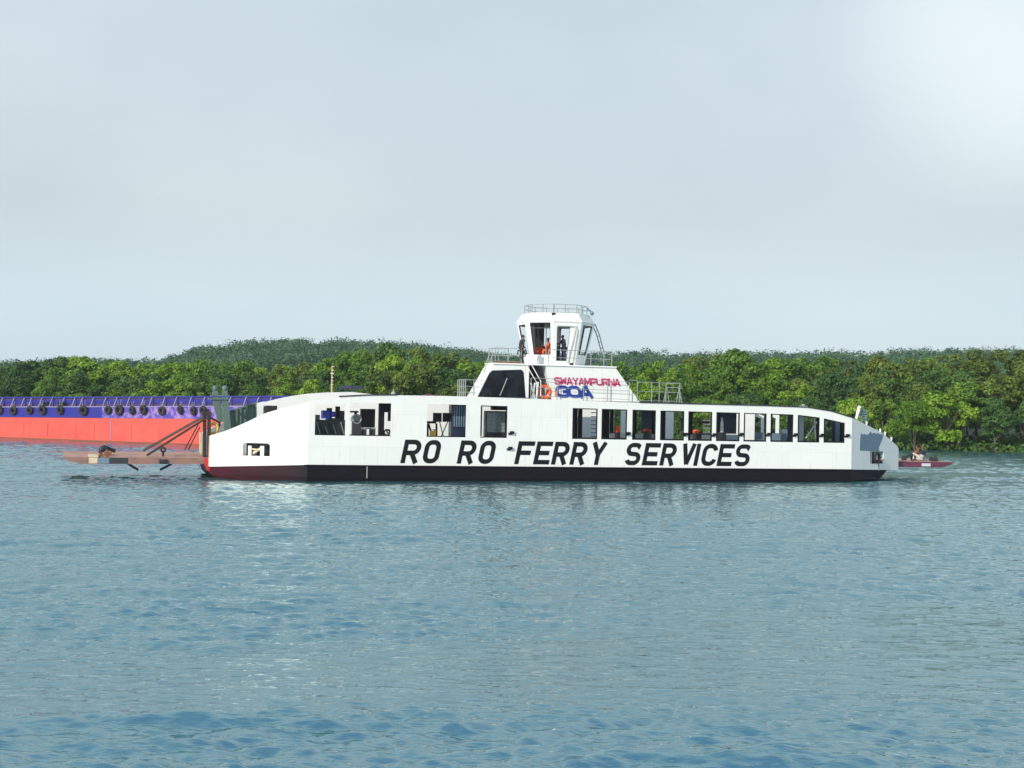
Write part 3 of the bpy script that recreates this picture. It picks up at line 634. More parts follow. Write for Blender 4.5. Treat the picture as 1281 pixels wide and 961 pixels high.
railing([oct(ap*.80,Z_2,k) for k in range(9)],hh,.95,r=.02,mids=(.5,),par=wh)
m=MB(); p=oct(ap*.86,Z_2-.22,0); m.box(p+Vector((-.12,-.1,-.15)),p+Vector((.08,.1,.2))); m.build('corner_lamp',M['black'],wh)
m=MB(); p=oct(ap*.8,Z_2+hh*.8,2); m.bar(p,p+Vector((.3,-.1,-.25)),.12); m.ball(p+Vector((.3,-.1,-.3)),.13); m.build('searchlight',M['grey'],wh)
m=MB(); m.box((uc-.9,vc-.3,Z_0+.05),(uc+.2,vc+.35,Z_0+1.0)); m.prism([(uc-.9,vc-.3,Z_0+1.0),(uc+.2,vc-.3,Z_0+1.0),(uc+.2,vc-.1,Z_0+1.25),(uc-.9,vc-.1,Z_0+1.25)],(0,.4,0)); m.build('helm_console',M['dark'],wh)
# dark inside lining on far-left part
m=MB(); m.box((uc-1.15,vc+.5,Z_0+.05),(uc-.55,vc+.6,Z_1-.05)); m.build('chart_locker',M['dark'],wh)
m=MB(); m.bar((uc-1.0,vc-1.2,Z_0+.1),(uc-1.0,vc-1.2,Z_1-.05),.06); m.build('cabin_pole',M['rail'],wh)
# ladder arcing off the right side of the cabin
def ladder():
    r=empty('ladder'); r.parent=ferry
    path=[(729,393),(738,398),(745,407),(750,420),(754,435),(760,457)]
    for k,dvv in enumerate((0,.45)):
        m=MB(); m.tube([P3(x-3*k,y+1*k,3.2+dvv) for x,y in path],.035,6); m.build('stile',M['rail'],r)
    for i in range(11):
        t=i/10*(len(path)-1); j=min(int(t),len(path)-2); f=t-j; x=path[j][0]*(1-f)+path[j+1][0]*f; y=path[j][1]*(1-f)+path[j+1][1]*f
        m=MB(); m.tube([P3(x,y,3.2),P3(x-3,y+1,3.65)],.022,5); m.build('rung',M['rail'],r)
ladder()
m=MB(); p=P3(715,453.5,.5); m.box(p+Vector((-.1,-.05,-.2)),p+Vector((.1,.05,-.03))); m.build('scupper',M['black'],ferry)
m=MB(); m.box((P(622,492,2)[0],2.0,zt_at(0)-.02),(P(634,492,2)[0],2.2,zt_at(0)-.01)); 
# red hatch on roof
p=P3(537,494,1.5); m=MB(); m.box((p.x-.32,1.3,top(p.x)-.05),(p.x+.32,1.9,top(p.x)+.05)); m.box((p.x-.2,1.35,top(p.x)+.05),(p.x+.15,1.8,top(p.x)+.10)); m.build('roof_hatch',M['maroon'],ferry)
p=P3(1005,508,1.5); m=MB(); m.box((p.x-.2,1.3,top(p.x)-.05),(p.x+.2,1.7,top(p.x)+.18)); m.cyl((p.x,1.5,top(p.x)+.1),(p.x,1.5,top(p.x)+.3),.1); m.build('roof_vent',M['rail'],ferry)
p=P3(492,495,1.0); m=MB(); m.bar((p.x,1,top(p.x)-.05),(p.x,1,top(p.x)+.35),.06); m.ball((p.x,1,top(p.x)+.1),.14); m.build('roof_vent',M['rail'],ferry)
# ------------------------------------------------------------------ machinery and stores behind the openings
def thing_rect(name,px,py,v,z0=1.0): u,_=P(px,py,v); return ferry_thing(name,u,v,z0),u
def lbox(m,u0,px0,px1,y0,y1,v,d,dv,z0=1.0):
    a,zt=P(px0,y0,v);b,zb=P(px1,y1,v); m.box((a-u0,dv,zb-z0),(b-u0,dv+d,zt-z0)); return m
v=1.1
r,u0=thing_rect('engine_unit',413,530,v)
m=MB(); lbox(m,u0,393,433,525,560,v,.7,0); lbox(m,u0,395,401,519,526,v,.3,.2); lbox(m,u0,410,431,523,527,v,.6,.1); m.cyl((-.9,-.05,1.95),(-.9,.3,1.95),.28); m.build('engine_block',M['dark'],r)
m=MB(); lbox(m,u0,404,413,513.5,524,v,.5,.1); lbox(m,u0,415,420,515,522,v,.5,.1); m.build('fuel_tank',M['blue'],r)
for x0,x1,y in ((410,416,510.5),(421,426,508.5)):
    m=MB(); lbox(m,u0,x0,x1,y,526,v,.2,.2); m.build('exhaust_stack',M['black'],r)
m=MB(); lbox(m,u0,424,432,514,528,v,.4,.3); m.build('air_box',M['navy'],r)
for i in range(7):
    m=MB(); x=396+i*5; a=P3(x,528+(i%3)*3,v)-Vector((u0,v,1)); b=P3(x+4,543,v)-Vector((u0,v,1)); m.tube([a+Vector((0,-.1,0)),b+Vector((0,-.1,0))],.035,6); m.build('pipe',M['dark'] if i%2 else M['glassgrey'],r)
tag(r,'dark diesel engine with blue tank in the leftmost side window of the ferry','engine')
r,u0=thing_rect('deck_searchlight',445,530,v)
c=P3(446,524.5,v)-Vector((u0,v,1)); m=MB(); m.torus(c+Vector((0,-.1,0)),(0,1,0),.24,.06); m.build('rim',M['rail'],r)
m=MB(); m.cyl(c,c+Vector((0,.3,0)),.28); m.build('lamp_drum',M['glassgrey'],r)
m=MB(); m.bar((c.x,0,0),(c.x,0,c.z-.1),.5,.3); m.build('stand',M['dark'],r)
m=MB(); lbox(m,u0,444,447,515,520,v,.1,.1); lbox(m,u0,438.5,449,514,516.5,v,.15,.1); m.build('handle',M['black'],r)
tag(r,'round searchlight with grey rim on a dark stand in the second window from the left','searchlight')
r,u0=thing_rect('control_cabinet',460,530,v)
m=MB(); lbox(m,u0,452,469,511.5,535,v,.35,0); m.build('cabinet',M['black'],r)
m=MB(); lbox(m,u0,451,470,535,537,v,.4,-.03); m.build('shelf',M['rail'],r)
for x in (455,466):
    m=MB(); lbox(m,u0,x-3,x+3,537,570,v,.3,0); m.build('leg',M['dark'],r)
tag(r,'tall black control cabinet on legs in the second window from the left','cabinet')
for (a,b,y0,y1) in ((474.5,480,504,560),(480,489,504,516),(486,489,516,527)):
    m=MB(); a_,zt1=P(a,y0,.9);b_,zb1=P(b,y1,.9); m.box((a_,.9,zb1),(b_,1.1,min(zt1,4.75))); m.build('door_post',M['black'],ferry)
r,u0=thing_rect('coiled_hose',484,541,v,2.0)
c=P3(484,541,v)-Vector((u0,v,2)); m=MB(); m.torus(c,(0,1,.2),.16,.05); m.torus(c+Vector((.1,0,.05)),(0.2,1,.2),.1,.045); m.build('hose',M['dark'],r); m=MB(); lbox(m,u0,480,489,544,548,v,.3,-.1,2.0); m.build('tray',M['dark'],r); tag(r,'small dark hose coil at the foot of the black door post','hose')
r,u0=thing_rect('notice_board',552,530,v)
for a,b in ((542,552.5),(554,564.5)):
    m=MB(); lbox(m,u0,a,b,516.5,528,v,.06,0); m.build('board',M['black'],r)
for a,b,c_ in ((550,560,552),(560,548,570)):
    m=MB(); m.bar(P3(a,528,v)-Vector((u0,v,1)),P3(b-2,560,v)-Vector((u0,v,1)),.05); m.build('leg',M['dark'],r)
tag(r,'pair of black boards on a trestle in the third window from the left','notice board')
r,u0=thing_rect('work_table',540,540,1.5)
m=MB(); lbox(m,u0,534,546,527,530,1.5,.6,0); m.build('table_top',M['black'],r)
for a,b in ((546,546),(536,545),(535,535)):
    m=MB(); m.bar(P3(a,530,1.5)-Vector((u0,1.5,1)),P3(b,560,1.5)-Vector((u0,1.5,1)),.10); m.build('leg',M['black'],r)
tag(r,'black steel work table at the left of the third window','table')
r,u0=thing_rect('jerry_can',541.5,541,1.0,2.2)
c=P3(541.5,541.5,1.0)-Vector((u0,1,2.2)); m=MB(); m.box(c+Vector((-.17,-.1,-.3)),c+Vector((.17,.1,.12))); m.build('can',M['yellow'],r); m=MB(); m.bar(c+Vector((-.08,0,.18)),c+Vector((.1,0,.18)),.04); m.cyl(c+Vector((.1,0,.1)),c+Vector((.1,0,.2)),.04); m.build('handle',M['dark'],r)
tag(r,'yellow jerry can under the work table in the third window','jerry can')
r,u0=thing_rect('locker',574,530,.8)
m=MB(); lbox(m,u0,565,584.5,505,560,.8,.6,0); m.build('body',M['navy'],r)
m=MB(); 
for x in (568,571,574,577,580): lbox(m,u0,x,x+.8,508,534,.8,.02,-.02)
m.build('door_rib',M['grey'],r)
m=MB(); lbox(m,u0,567,583,535,536,.8,.02,-.02); m.build('door_gap',M['black'],r)
tag(r,'tall dark navy steel locker at the right of the third window','locker')
r,u0=thing_rect('glass_cabinet',620,530,1.1)
m=MB(); lbox(m,u0,608,634,514,560,1.1,.4,.05); m.build('body',M['dark'],r)
for a,b in ((609.5,615),(615.7,621.5),(622.3,627),(627.6,631.5)):
    m=MB(); lbox(m,u0,a,b,516,541,1.1,.02,.02); m.build('glass_door',M['glassgrey'],r)
m=MB(); lbox(m,u0,616,634,507,513.5,1.1,.3,.1); m.build('top_box',M['black'],r)
tag(r,'grey glass-fronted cabinet in the fourth window from the left','cabinet')
r,u0=thing_rect('fire_extinguisher',903,530,1.4,1.96)
c=P3(903,541,1.4)-Vector((u0,1.4,1.96)); m=MB(); m.tube([c,c+Vector((0,0,.62)),c+Vector((0,0,.75)),c+Vector((0,0,.95))],.12,12,.03); m.build('cylinder',M['white2'],r,True); m=MB(); m.box((c.x-.2,-.2,0),(c.x+.2,.2,c.z)); m.build('bracket',M['dark'],r)
tag(r,'white cylinder standing behind the fifth window from the right','gas cylinder')
def jacket(px,py,w,lab,mt='orange'):
    r,u0=thing_rect('life_jacket',px,py,1.3,1.96); c=P3(px,py,1.3)-Vector((u0,1.3,1.96)); m=MB()
    m.ball(c+Vector((-w*.25,0,0)),w*.3,8,6,(1,.6,.8)); m.ball(c+Vector((w*.25,0,-.02)),w*.28,8,6,(1,.6,.7)); m.build('foam_panel',M[mt],r,True)
    m=MB(); m.box((c.x-w*.4,-.2,0),(c.x+w*.4,.2,c.z-.1)); m.build('rack',M['dark'],r); m=MB(); m.bar(c+Vector((-w*.5,-.18,0)),c+Vector((w*.5,-.18,-.03)),.04); m.build('strap',M['black'],r)
    tag(r,lab,'life jacket','orange life jackets in the passenger gallery')
jacket(810,539,.55,'orange life jacket pile behind the seventh side window from the left')
jacket(872,540,.55,'orange life jacket pile behind the ninth side window from the left')
r,u0=thing_rect('ticket_box',773,537,1.5,1.96); m=MB(); lbox(m,u0,770.5,776,533,541,1.5,.25,0,1.96); m.build('box',M['orange'],r); m=MB(); lbox(m,u0,771,775.5,541,556,1.5,.2,.02,1.96); m.build('pedestal',M['dark'],r); tag(r,'small orange box on a pedestal behind the sixth side window','box')
r,u0=thing_rect('storage_crate',981,541,1.5,1.96); m=MB(); lbox(m,u0,979,985,537,546,1.5,.3,0,1.96); m.build('crate',M['panelblue'],r); m=MB(); lbox(m,u0,980,984,546,560,1.5,.2,.02,1.96); m.build('stand',M['dark'],r); tag(r,'pale square crate behind the third window from the right','crate')
# life rings
def ring_buoy(px,py,v,lab,mt,R=.30,ax=(0.3,1,0)):
    c=P3(px,py,v); r=ferry_thing('lifebuoy',c.x,c.y,c.z); m=MB(); m.torus((0,0,0),ax,R,.085 if mt!='dark' else .045); m.build('ring',M[mt],r,True)
    a=Vector(ax).normalized(); h=a.cross(Vector((0,0,1)))
    for k in (0,1,2,3):
        t=math.radians(45+90*k); p=h*math.cos(t)*R+Vector((0,0,1))*math.sin(t)*R; m=MB(); m.torus(p,p.cross(a),.088,.018,10,5); m.build('band',M['railw'],r)
    tag(r,lab,'lifebuoy','lifebuoys on the railings')
ring_buoy(681,490,.45,'orange lifebuoy at the stair foot, left one of the pair','orange',.34)
ring_buoy(690,492,.6,'orange lifebuoy beside the blue lettering, right one of the pair','orange',.30,(1,.9,0))
ring_buoy(653,441,.3,'dark grey ring on the upper railing left of the wheelhouse','dark',.27,(.8,1,0))
c=P3(266.5,538,3.5); ring_buoy(266.5,536,3.6,'orange-yellow lifebuoy beside the hinge posts at the left ramp','yellow',.28,(.4,1,0))
# ------------------------------------------------------------------ people
def skin(name,J,E,mt,parent,sub=1,root=0):
    ks=list(J); me=bpy.data.meshes.new(name); me.from_pydata([J[k][0] for k in ks],[(ks.index(a),ks.index(b)) for a,b in E],[])
    o=bpy.data.objects.new(name,me); COL.objects.link(o); o.parent=parent; me.materials.append(mt)
    md=o.modifiers.new('Skin','SKIN'); sv=me.skin_vertices[0].data
    for i,k in enumerate(ks): sv[i].radius=(J[k][1],J[k][1]); sv[i].use_root=(i==root)
    md.use_smooth_shade=True; o.modifiers.new('Sub','SUBSURF').levels=sub; o.modifiers['Sub'].render_levels=sub; return o
def person(loc_parent,lab,pose,top_m,leg_m,vest=None,hat=None,group=None):
    """pose: dict of joint positions, facing +x (or as given)"""
    r=loc_parent; J={}
    rad=dict(pelvis=.13,waist=.12,chest=.145,neck=.055,headb=.075,head=.098,headt=.07,sL=.065,sR=.065,eL=.045,eR=.045,wL=.03,wR=.03,pL=.034,pR=.034,hL=.085,hR=.085,kL=.062,kR=.062,aL=.042,aR=.042,tL=.035,tR=.035)
    for k,v_ in pose.items(): J[k]=(v_,rad[k])
    E=[('pelvis','waist'),('waist','chest'),('chest','neck'),('neck','headb'),('headb','head'),('head','headt')]
    for s in 'LR': E+=[('chest','s'+s),('s'+s,'e'+s),('e'+s,'w'+s),('w'+s,'p'+s),('pelvis','h'+s),('h'+s,'k'+s),('k'+s,'a'+s),('a'+s,'t'+s)]
    for s in 'LR':
        w,p=Vector(pose['w'+s]),Vector(pose['p'+s]); d=(p-w).normalized(); sd=d.cross(Vector((0,0,1))); sd=sd.normalized() if sd.length>.1 else Vector((0,1,0))
        for i,(o_,l) in enumerate(((-.033,.062),(-.012,.075),(.011,.07),(.032,.055))):
            k='f%d%s'%(i,s); k2=k+'b'; J[k]=(p+sd*o_+d*l*.5,.009); J[k2]=(p+sd*o_*1.1+d*l*.9+Vector((0,0,-.025)),.008); E+=[('p'+s,k),(k,k2)]
        J['th'+s]=(w+(p-w)*.5-sd*.06+d*.02,.011); E.append(('w'+s,'th'+s))
    b=skin('body',J,E,M['skin'],r)
    T={k:(J[k][0],J[k][1]*1.17) for k in ('chest','waist','pelvis','sL','sR','eL','eR')}
    for s in 'LR': T['c'+s]=(tuple(Vector(pose['e'+s])*.25+Vector(pose['w'+s])*.75),.042)
    skin('shirt',T,[('chest','waist'),('waist','pelvis'),('chest','sL'),('chest','sR'),('sL','eL'),('sR','eR'),('eL','cL'),('eR','cR')],top_m,r)
    T={k:(J[k][0],J[k][1]*1.2) for k in ('pelvis','hL','hR','kL','kR','aL','aR')}
    skin('trousers',T,[('pelvis','hL'),('pelvis','hR'),('hL','kL'),('hR','kR'),('kL','aL'),('kR','aR')],leg_m,r)
    h=Vector(pose['head']); ht=Vector(pose['headt']); fwd=Vector(pose.get('_f',(1,0,0)))
    if vest:
        T={k:(J[k][0],J[k][1]*1.35) for k in ('chest','waist')}; skin('vest',T,[('chest','waist')],vest,r)
    m=MB(); m.ball(ht+Vector((-.02,0,-.015)),.098,12,8,(1,.9,.75)); m.build('hair' if not hat else 'cap',hat or M['hair'],r,True)
    m=MB(); m.bar(h+Vector((.085,0,-.0)),h+Vector((.125,0,-.03)),.025); m.build('nose',M['skin'],r)
    for s in (-1,1): m=MB(); m.ball(h+Vector((.085,s*.035,.015)),.014,6,5); m.build('eye',M['hair'],r)
    m=MB(); m.box(h+Vector((.08,-.025,-.062)),h+Vector((.1,.025,-.05))); m.build('mouth',M['redpaint'],r)
    for s in (-1,1): m=MB(); m.ball(h+Vector((0,s*.095,-.01)),.03,6,5,(.6,.4,1)); m.build('ear',M['skin'],r)
    tag(r,lab,'person',group); return r
def stand(reach=True,bend=0):
    p=dict(pelvis=(0,0,.95),waist=(.0,0,1.12),chest=(.02+bend*.5,0,1.34),neck=(.04+bend,0,1.50),headb=(.06+bend,0,1.56),head=(.08+bend,0,1.63),headt=(.07+bend,0,1.69),
      sL=(.02+bend*.6,.17,1.42),sR=(.02+bend*.6,-.17,1.42),hL=(0,.1,.9),hR=(0,-.1,.9),kL=(.03,.1,.5),kR=(.02,-.1,.5),aL=(0,.11,.08),aR=(-.02,-.11,.08),tL=(.16,.12,.03),tR=(.14,-.12,.03))
    if reach: p.update(eL=(.12+bend,.22,1.17),eR=(.12+bend,-.22,1.17),wL=(.36+bend,.15,1.22),wR=(.36+bend,-.15,1.22),pL=(.43+bend,.13,1.24),pR=(.43+bend,-.13,1.24))
    else: p.update(eL=(-.03,.25,1.13),eR=(-.03,-.25,1.13),wL=(.05,.25,.9),wR=(.05,-.25,.9),pL=(.08,.25,.82),pR=(.08,-.25,.82))
    return p
def sit(zs=.5,arm=0):
    return dict(pelvis=(0,0,zs),waist=(.0,0,zs+.17),chest=(.06,0,zs+.38),neck=(.10,0,zs+.54),headb=(.12,0,zs+.60),head=(.14,0,zs+.67),headt=(.13,0,zs+.73),
      sL=(.06,.17,zs+.46),sR=(.06,-.17,zs+.46),hL=(.05,.1,zs-.02),hR=(.05,-.1,zs-.02),kL=(.42,.14,zs+.04+arm),kR=(.40,-.14,zs+.0+arm),aL=(.40,.14,.08),aR=(.36,-.14,.08),tL=(.55,.15,.03),tR=(.51,-.15,.03),
      eL=(.2,.22,zs+.22),eR=(.2,-.22,zs+.22),wL=(.42,.15,zs+.3),wR=(.42,-.15,zs+.3),pL=(.49,.13,zs+.32),pR=(.49,-.13,zs+.32))
pz=Z_0+.05
u1_,zh=P(705.5,419,1.7); r=ferry_thing('person',u1_+.02,1.7,zh-1.76,math.pi+.25); person(r,'person in dark blue uniform standing at the wheelhouse door, head bowed over a paper',stand(True,.05),M['cloth_blue'],M['cloth_blue'])
c=Vector((u1_-.52,1.62,zh-.52)); o=ferry_thing('document',c.x,c.y,c.z); m=MB(); m.prism([(-.2,-.12,-.06),(.2,-.12,.04),(.22,.16,.12),(-.18,.16,.02)],(0,0,.006)); m.build('sheet',M['paper'],o); m=MB(); m.prism([(-.16,-.08,-.038),(.16,-.08,.042),(.17,.02,.07),(-.15,.02,-.01)],(0,0,.005)); m.build('printed_band',M['redpaint'],o); tag(o,'white sheet with a red band held by the person at the wheelhouse door','paper')
u1_,zh=P(688,424,2.2); r=ferry_thing('person',u1_,2.2,zh-1.45,math.pi-.2); person(r,'person in orange clothes sitting at the helm inside the wheelhouse',{k:(v_[0],v_[1],v_[2]+.0) for k,v_ in sit(.72).items()},M['cloth_orange'],M['cloth_orange'])
o=ferry_thing('helm_chair',P(676,445,2.6)[0],2.6,pz); m=MB(); m.box((-.25,-.25,.5),(.25,.25,.62)); m.build('seat',M['orange'],o); m=MB(); m.box((-.25,.2,.62),(.25,.28,1.05)); m.box((-.27,-.2,.75),(-.2,.2,.82)); m.build('backrest',M['orange'],o); m=MB(); m.cyl((0,0,0),(0,0,.5),.05); m.build('pedestal',M['dark'],o); tag(o,'orange padded chair inside the wheelhouse left of the seated person','chair')
u1_,zh=P(651,423,2.6); r=ferry_thing('person',u1_-.1,2.6,Z_0,.3); 
r.matrix_world=FM@Matrix.Translation((P(653,430,.9)[0],.9,zp))@Matrix.Rotation(.2,4,'Z'); person(r,'person in black clothes standing behind the railing left of the wheelhouse',stand(False),M['cloth_dark'],M['cloth_dark'])
ur,zr_=P(1150,577,5.2); 
r=ferry_thing('person',P(1149,577,4.6)[0],4.6,1.29,2.9); person(r,'crew member with orange vest crouching on the right ramp, nearer the hull',sit(.30,.22),M['rust'],M['cloth_grey'],M['cloth_orange'],M['brown'],'crew on the right ramp')
r=ferry_thing('person',P(1156,577,5.6)[0],5.6,1.29,2.6); person(r,'crew member in dark shirt and pale trousers crouching on the right ramp, farther out',sit(.24,.24),M['cloth_blue'],M['cloth_grey'],None,M['rust'],'crew on the right ramp')
# ------------------------------------------------------------------ barge
bo=gnd(0,548); be=gnd(250,557); bd=(be-bo); bl=bd.length; bd=bd.normalized(); bang=math.atan2(bd.y,bd.x)
barge=empty('barge',bo,(0,0,bang)); tag(barge,'long blue and red cargo barge moored behind the ferry on the left','barge')
BM=Matrix.Translation(bo)@Matrix.Rotation(bang,4,'Z'); BI=BM.inverted()
def PB(px,py,v=0):
    o=BI@CAM; d=BI.to_3x3()@ray(px,py); t=(v-o.y)/d.y; p=o+d*t; return p.x,p.z
X0=-22.0; X1=PB(478,500)[0]; BW=11.0
bz=[PB(0,521.8),PB(130,522),PB(250,524.2)]; ztp=[PB(0,496.8),PB(125,497),PB(250,496),PB(340,495.3)]
def zl(x,L): 
    (a,b),(c,d)=L[0],L[-1]; return b+(d-b)*(x-a)/(c-a)
zsplit=lambda x:min(zl(x,bz),3.2); ztop=lambda x:zl(x,ztp); zled=lambda x:zl(x,[PB(0,509.3),PB(250,508.5)])
def slab(x0,x1,f0,f1,v0,v1,name,mt,par=barge,n=1):
    m=MB(); m.prism([(x0,v0,f0(x0)),(x1,v0,f0(x1)),(x1,v0,f1(x1)),(x0,v0,f1(x0))],(0,v1-v0,0)); return m.build(name,mt,par)
xs_=PB(139,540)[0]
lo=slab(X0,xs_,lambda x:-.8,zsplit,0,BW,'lower_hull',M['redbarge']); slab(xs_+.04,X1,lambda x:-.8,lambda x:zsplit(x)-.0,-.02,BW-.02,'lower_hull',M['redbarge'])
xf=PB(128,515)[0]
slab(X0,xf,lambda x:zsplit(x)+.002,zled,-.05,BW+.05,'blue_side',M['bluebarge']); slab(xf+.002,X1,lambda x:zsplit(x)+.002,zled,-.052,BW+.05,'blue_side',M['lilac'])
slab(X0,X1,lambda x:zled(x)+.001,ztop,.55,.75,'bulwark',M['bluedark']); slab(X0,X1,lambda x:ztop(x)-.13,lambda x:ztop(x)+.02,.42,.60,'bulwark_cap',M['bluebarge'])
slab(X0,X1,lambda x:zled(x)+.35,lambda x:zled(x)+.75,.50,.548,'blue_panel',M['bluebarge'])
slab(X0,X1,lambda x:zled(x)-.04,lambda x:zled(x)+.05,-.10,.54,'deck_ledge',M['rib'])
slab(X0,X1,lambda x:zled(x)+.001,ztop,BW-.75,BW-.55,'bulwark',M['bluedark'])
slab(X0,X1,lambda x:zled(x)-.02,lambda x:zled(x)+.0005,.56,BW-.76,'deck_plate',M['bluedark'])
nrib=0; xr=X0+.3
while xr<X1-.2:
    m=MB(); z0,z1=zled(xr)+.03,ztop(xr)-.12; m.bar((xr,-.02,z0),(xr,.42,z1),.09,.12); m.bar((xr+.02,.46,z0),(xr+.02,.46,z1),.09,.1) 
    m.build('bulwark_rib',M['rib'],barge); xr+=random.choice((1.55,1.75,1.95,1.1))
m=MB()
for i in range(7): 
    z=.2+i*.33; m.bar((xs_+.02+random.uniform(-.05,.05),-.035,z),(xs_+.02+random.uniform(-.08,.08),-.035,z+.34),.09,.05)
m.build('weld_seam',M['rib'],barge)
m=MB(); m.box((X0,-.03,-.1),(X1,-.021,.12)); m.build('boot_line',M['rust'],barge)
for x in (30,60,95,118,165,200,232):
    xx=PB(x,530)[0]; m=MB(); m.box((xx-.02,-.035,.3),(xx+.02,-.021,1.9)); m.build('plate_seam',M['rust'] if x in (60,165) else M['redbarge'],barge)
ords=['first','second','third','fourth','fifth','sixth','seventh','eighth','ninth','tenth','eleventh','twelfth','thirteenth','fourteenth']
tx=[1,18.7,39,55,77,106.5,137,151,167,181,204.5,227,243.5,256]
tp=None
for i,x in enumerate(tx):
    if tp is None:
        tp=empty('tyre_fender'); m=MB(); m.torus((0,0,0),(0.12,1,.1),.34,.165,22,10); m.build('tyre',M['tyre'],tp,True)
        m=MB(); m.tube([(-.08,-.0,.3),(-.16,.12,1.0)],.025,5); m.build('rope',M['rib'],tp); m=MB(); m.tube([(.08,-.0,.3),(.16,.12,1.0)],.025,5); m.build('rope',M['rib'],tp); t=tp
    else:
        t=tp.copy(); COL.objects.link(t)
        for ch in tp.children: c=ch.copy(); COL.objects.link(c); c.parent=t
    xx,zz=PB(x,513.3+random.uniform(-.6,.8)); t.matrix_world=BM@Matrix.Translation((xx,-.24,zz))@Matrix.Rotation(random.uniform(-.4,.4),4,'Z')@Matrix.Rotation(random.uniform(-.2,.2),4,'Y')@Matrix.Scale(random.uniform(.88,1.12),4)
    where='at the left edge of the photo' if i==0 else ('just left of the dark hinge posts' if i==len(tx)-1 else 'counting from the left')
    tag(t,f'black tyre hung on the blue barge side, {ords[i]} {where}','tyre fender','tyre fenders along the barge')
for k,(x,y,l) in enumerate(((57,504,'left'),(77,504.5,'right'))):
    xx,zz=PB(x,y,.2); t=empty('mooring_bitt'); t.matrix_world=BM@Matrix.Translation((xx,.2,zled(xx)+.05)); m=MB()
    for s in (-.3,.25): m.cyl((s,0,0),(s,0,.5),.12); m.torus((s,0,.35),(0,0,1),.17,.06,12,6)
    m.build('post',M['tyre'],t); m=MB(); m.box((-.5,-.15,0),(.45,.15,.08)); m.build('base',M['dark'],t); tag(t,f'dark mooring bitt wound with rope on the barge ledge, {l} one','mooring bitt','mooring bitts on the barge')
# mast and blue awning near the hidden end of the barge
xm,_=PB(415,490,4); zb0=zled(xm); mast=empty('mast'); mast.parent=barge
m=MB(); zt0=PB(416,458,4)[1]; m.cyl((xm,4,zb0),(xm,4,zt0),.09,8,.04); m.build('pole',M['cream'],mast)
m=MB()
for k in range(9):
    z=zt0-.35*k-.1; m.box((xm-.04,3.9,z),(xm+.3-.02*k,4.0,z+.06))
m.box((xm-.2,3.95,zt0-.75),(xm+.2,4.05,zt0-.69)); m.build('step',M['cream'],mast)
aw=empty('awning'); aw.parent=barge
xa,za1=PB(425,486.5,4.5); xb,_=PB(443,486.5,4.5); za0=PB(433,482.5,4.5)[1]
m=MB(); m.prism([(xa,4.2,za1),(xb,4.2,za1),(xb-.2,4.2,za0),(xa+.25,4.2,za0)],(0,2,0)); m.build('canopy',M['navy'],aw)
for x_ in (xa+.1,xb-.1,(xa+xb)/2):
    m=MB(); m.bar((x_,4.3,zb0),(x_,4.3,za1),.07); m.build('post',M['gblue'],aw)
m=MB(); m.box((xa+.1,4.5,zb0),(xb-.2,6,za1-.7)); m.build('deck_box',M['navy'],aw)
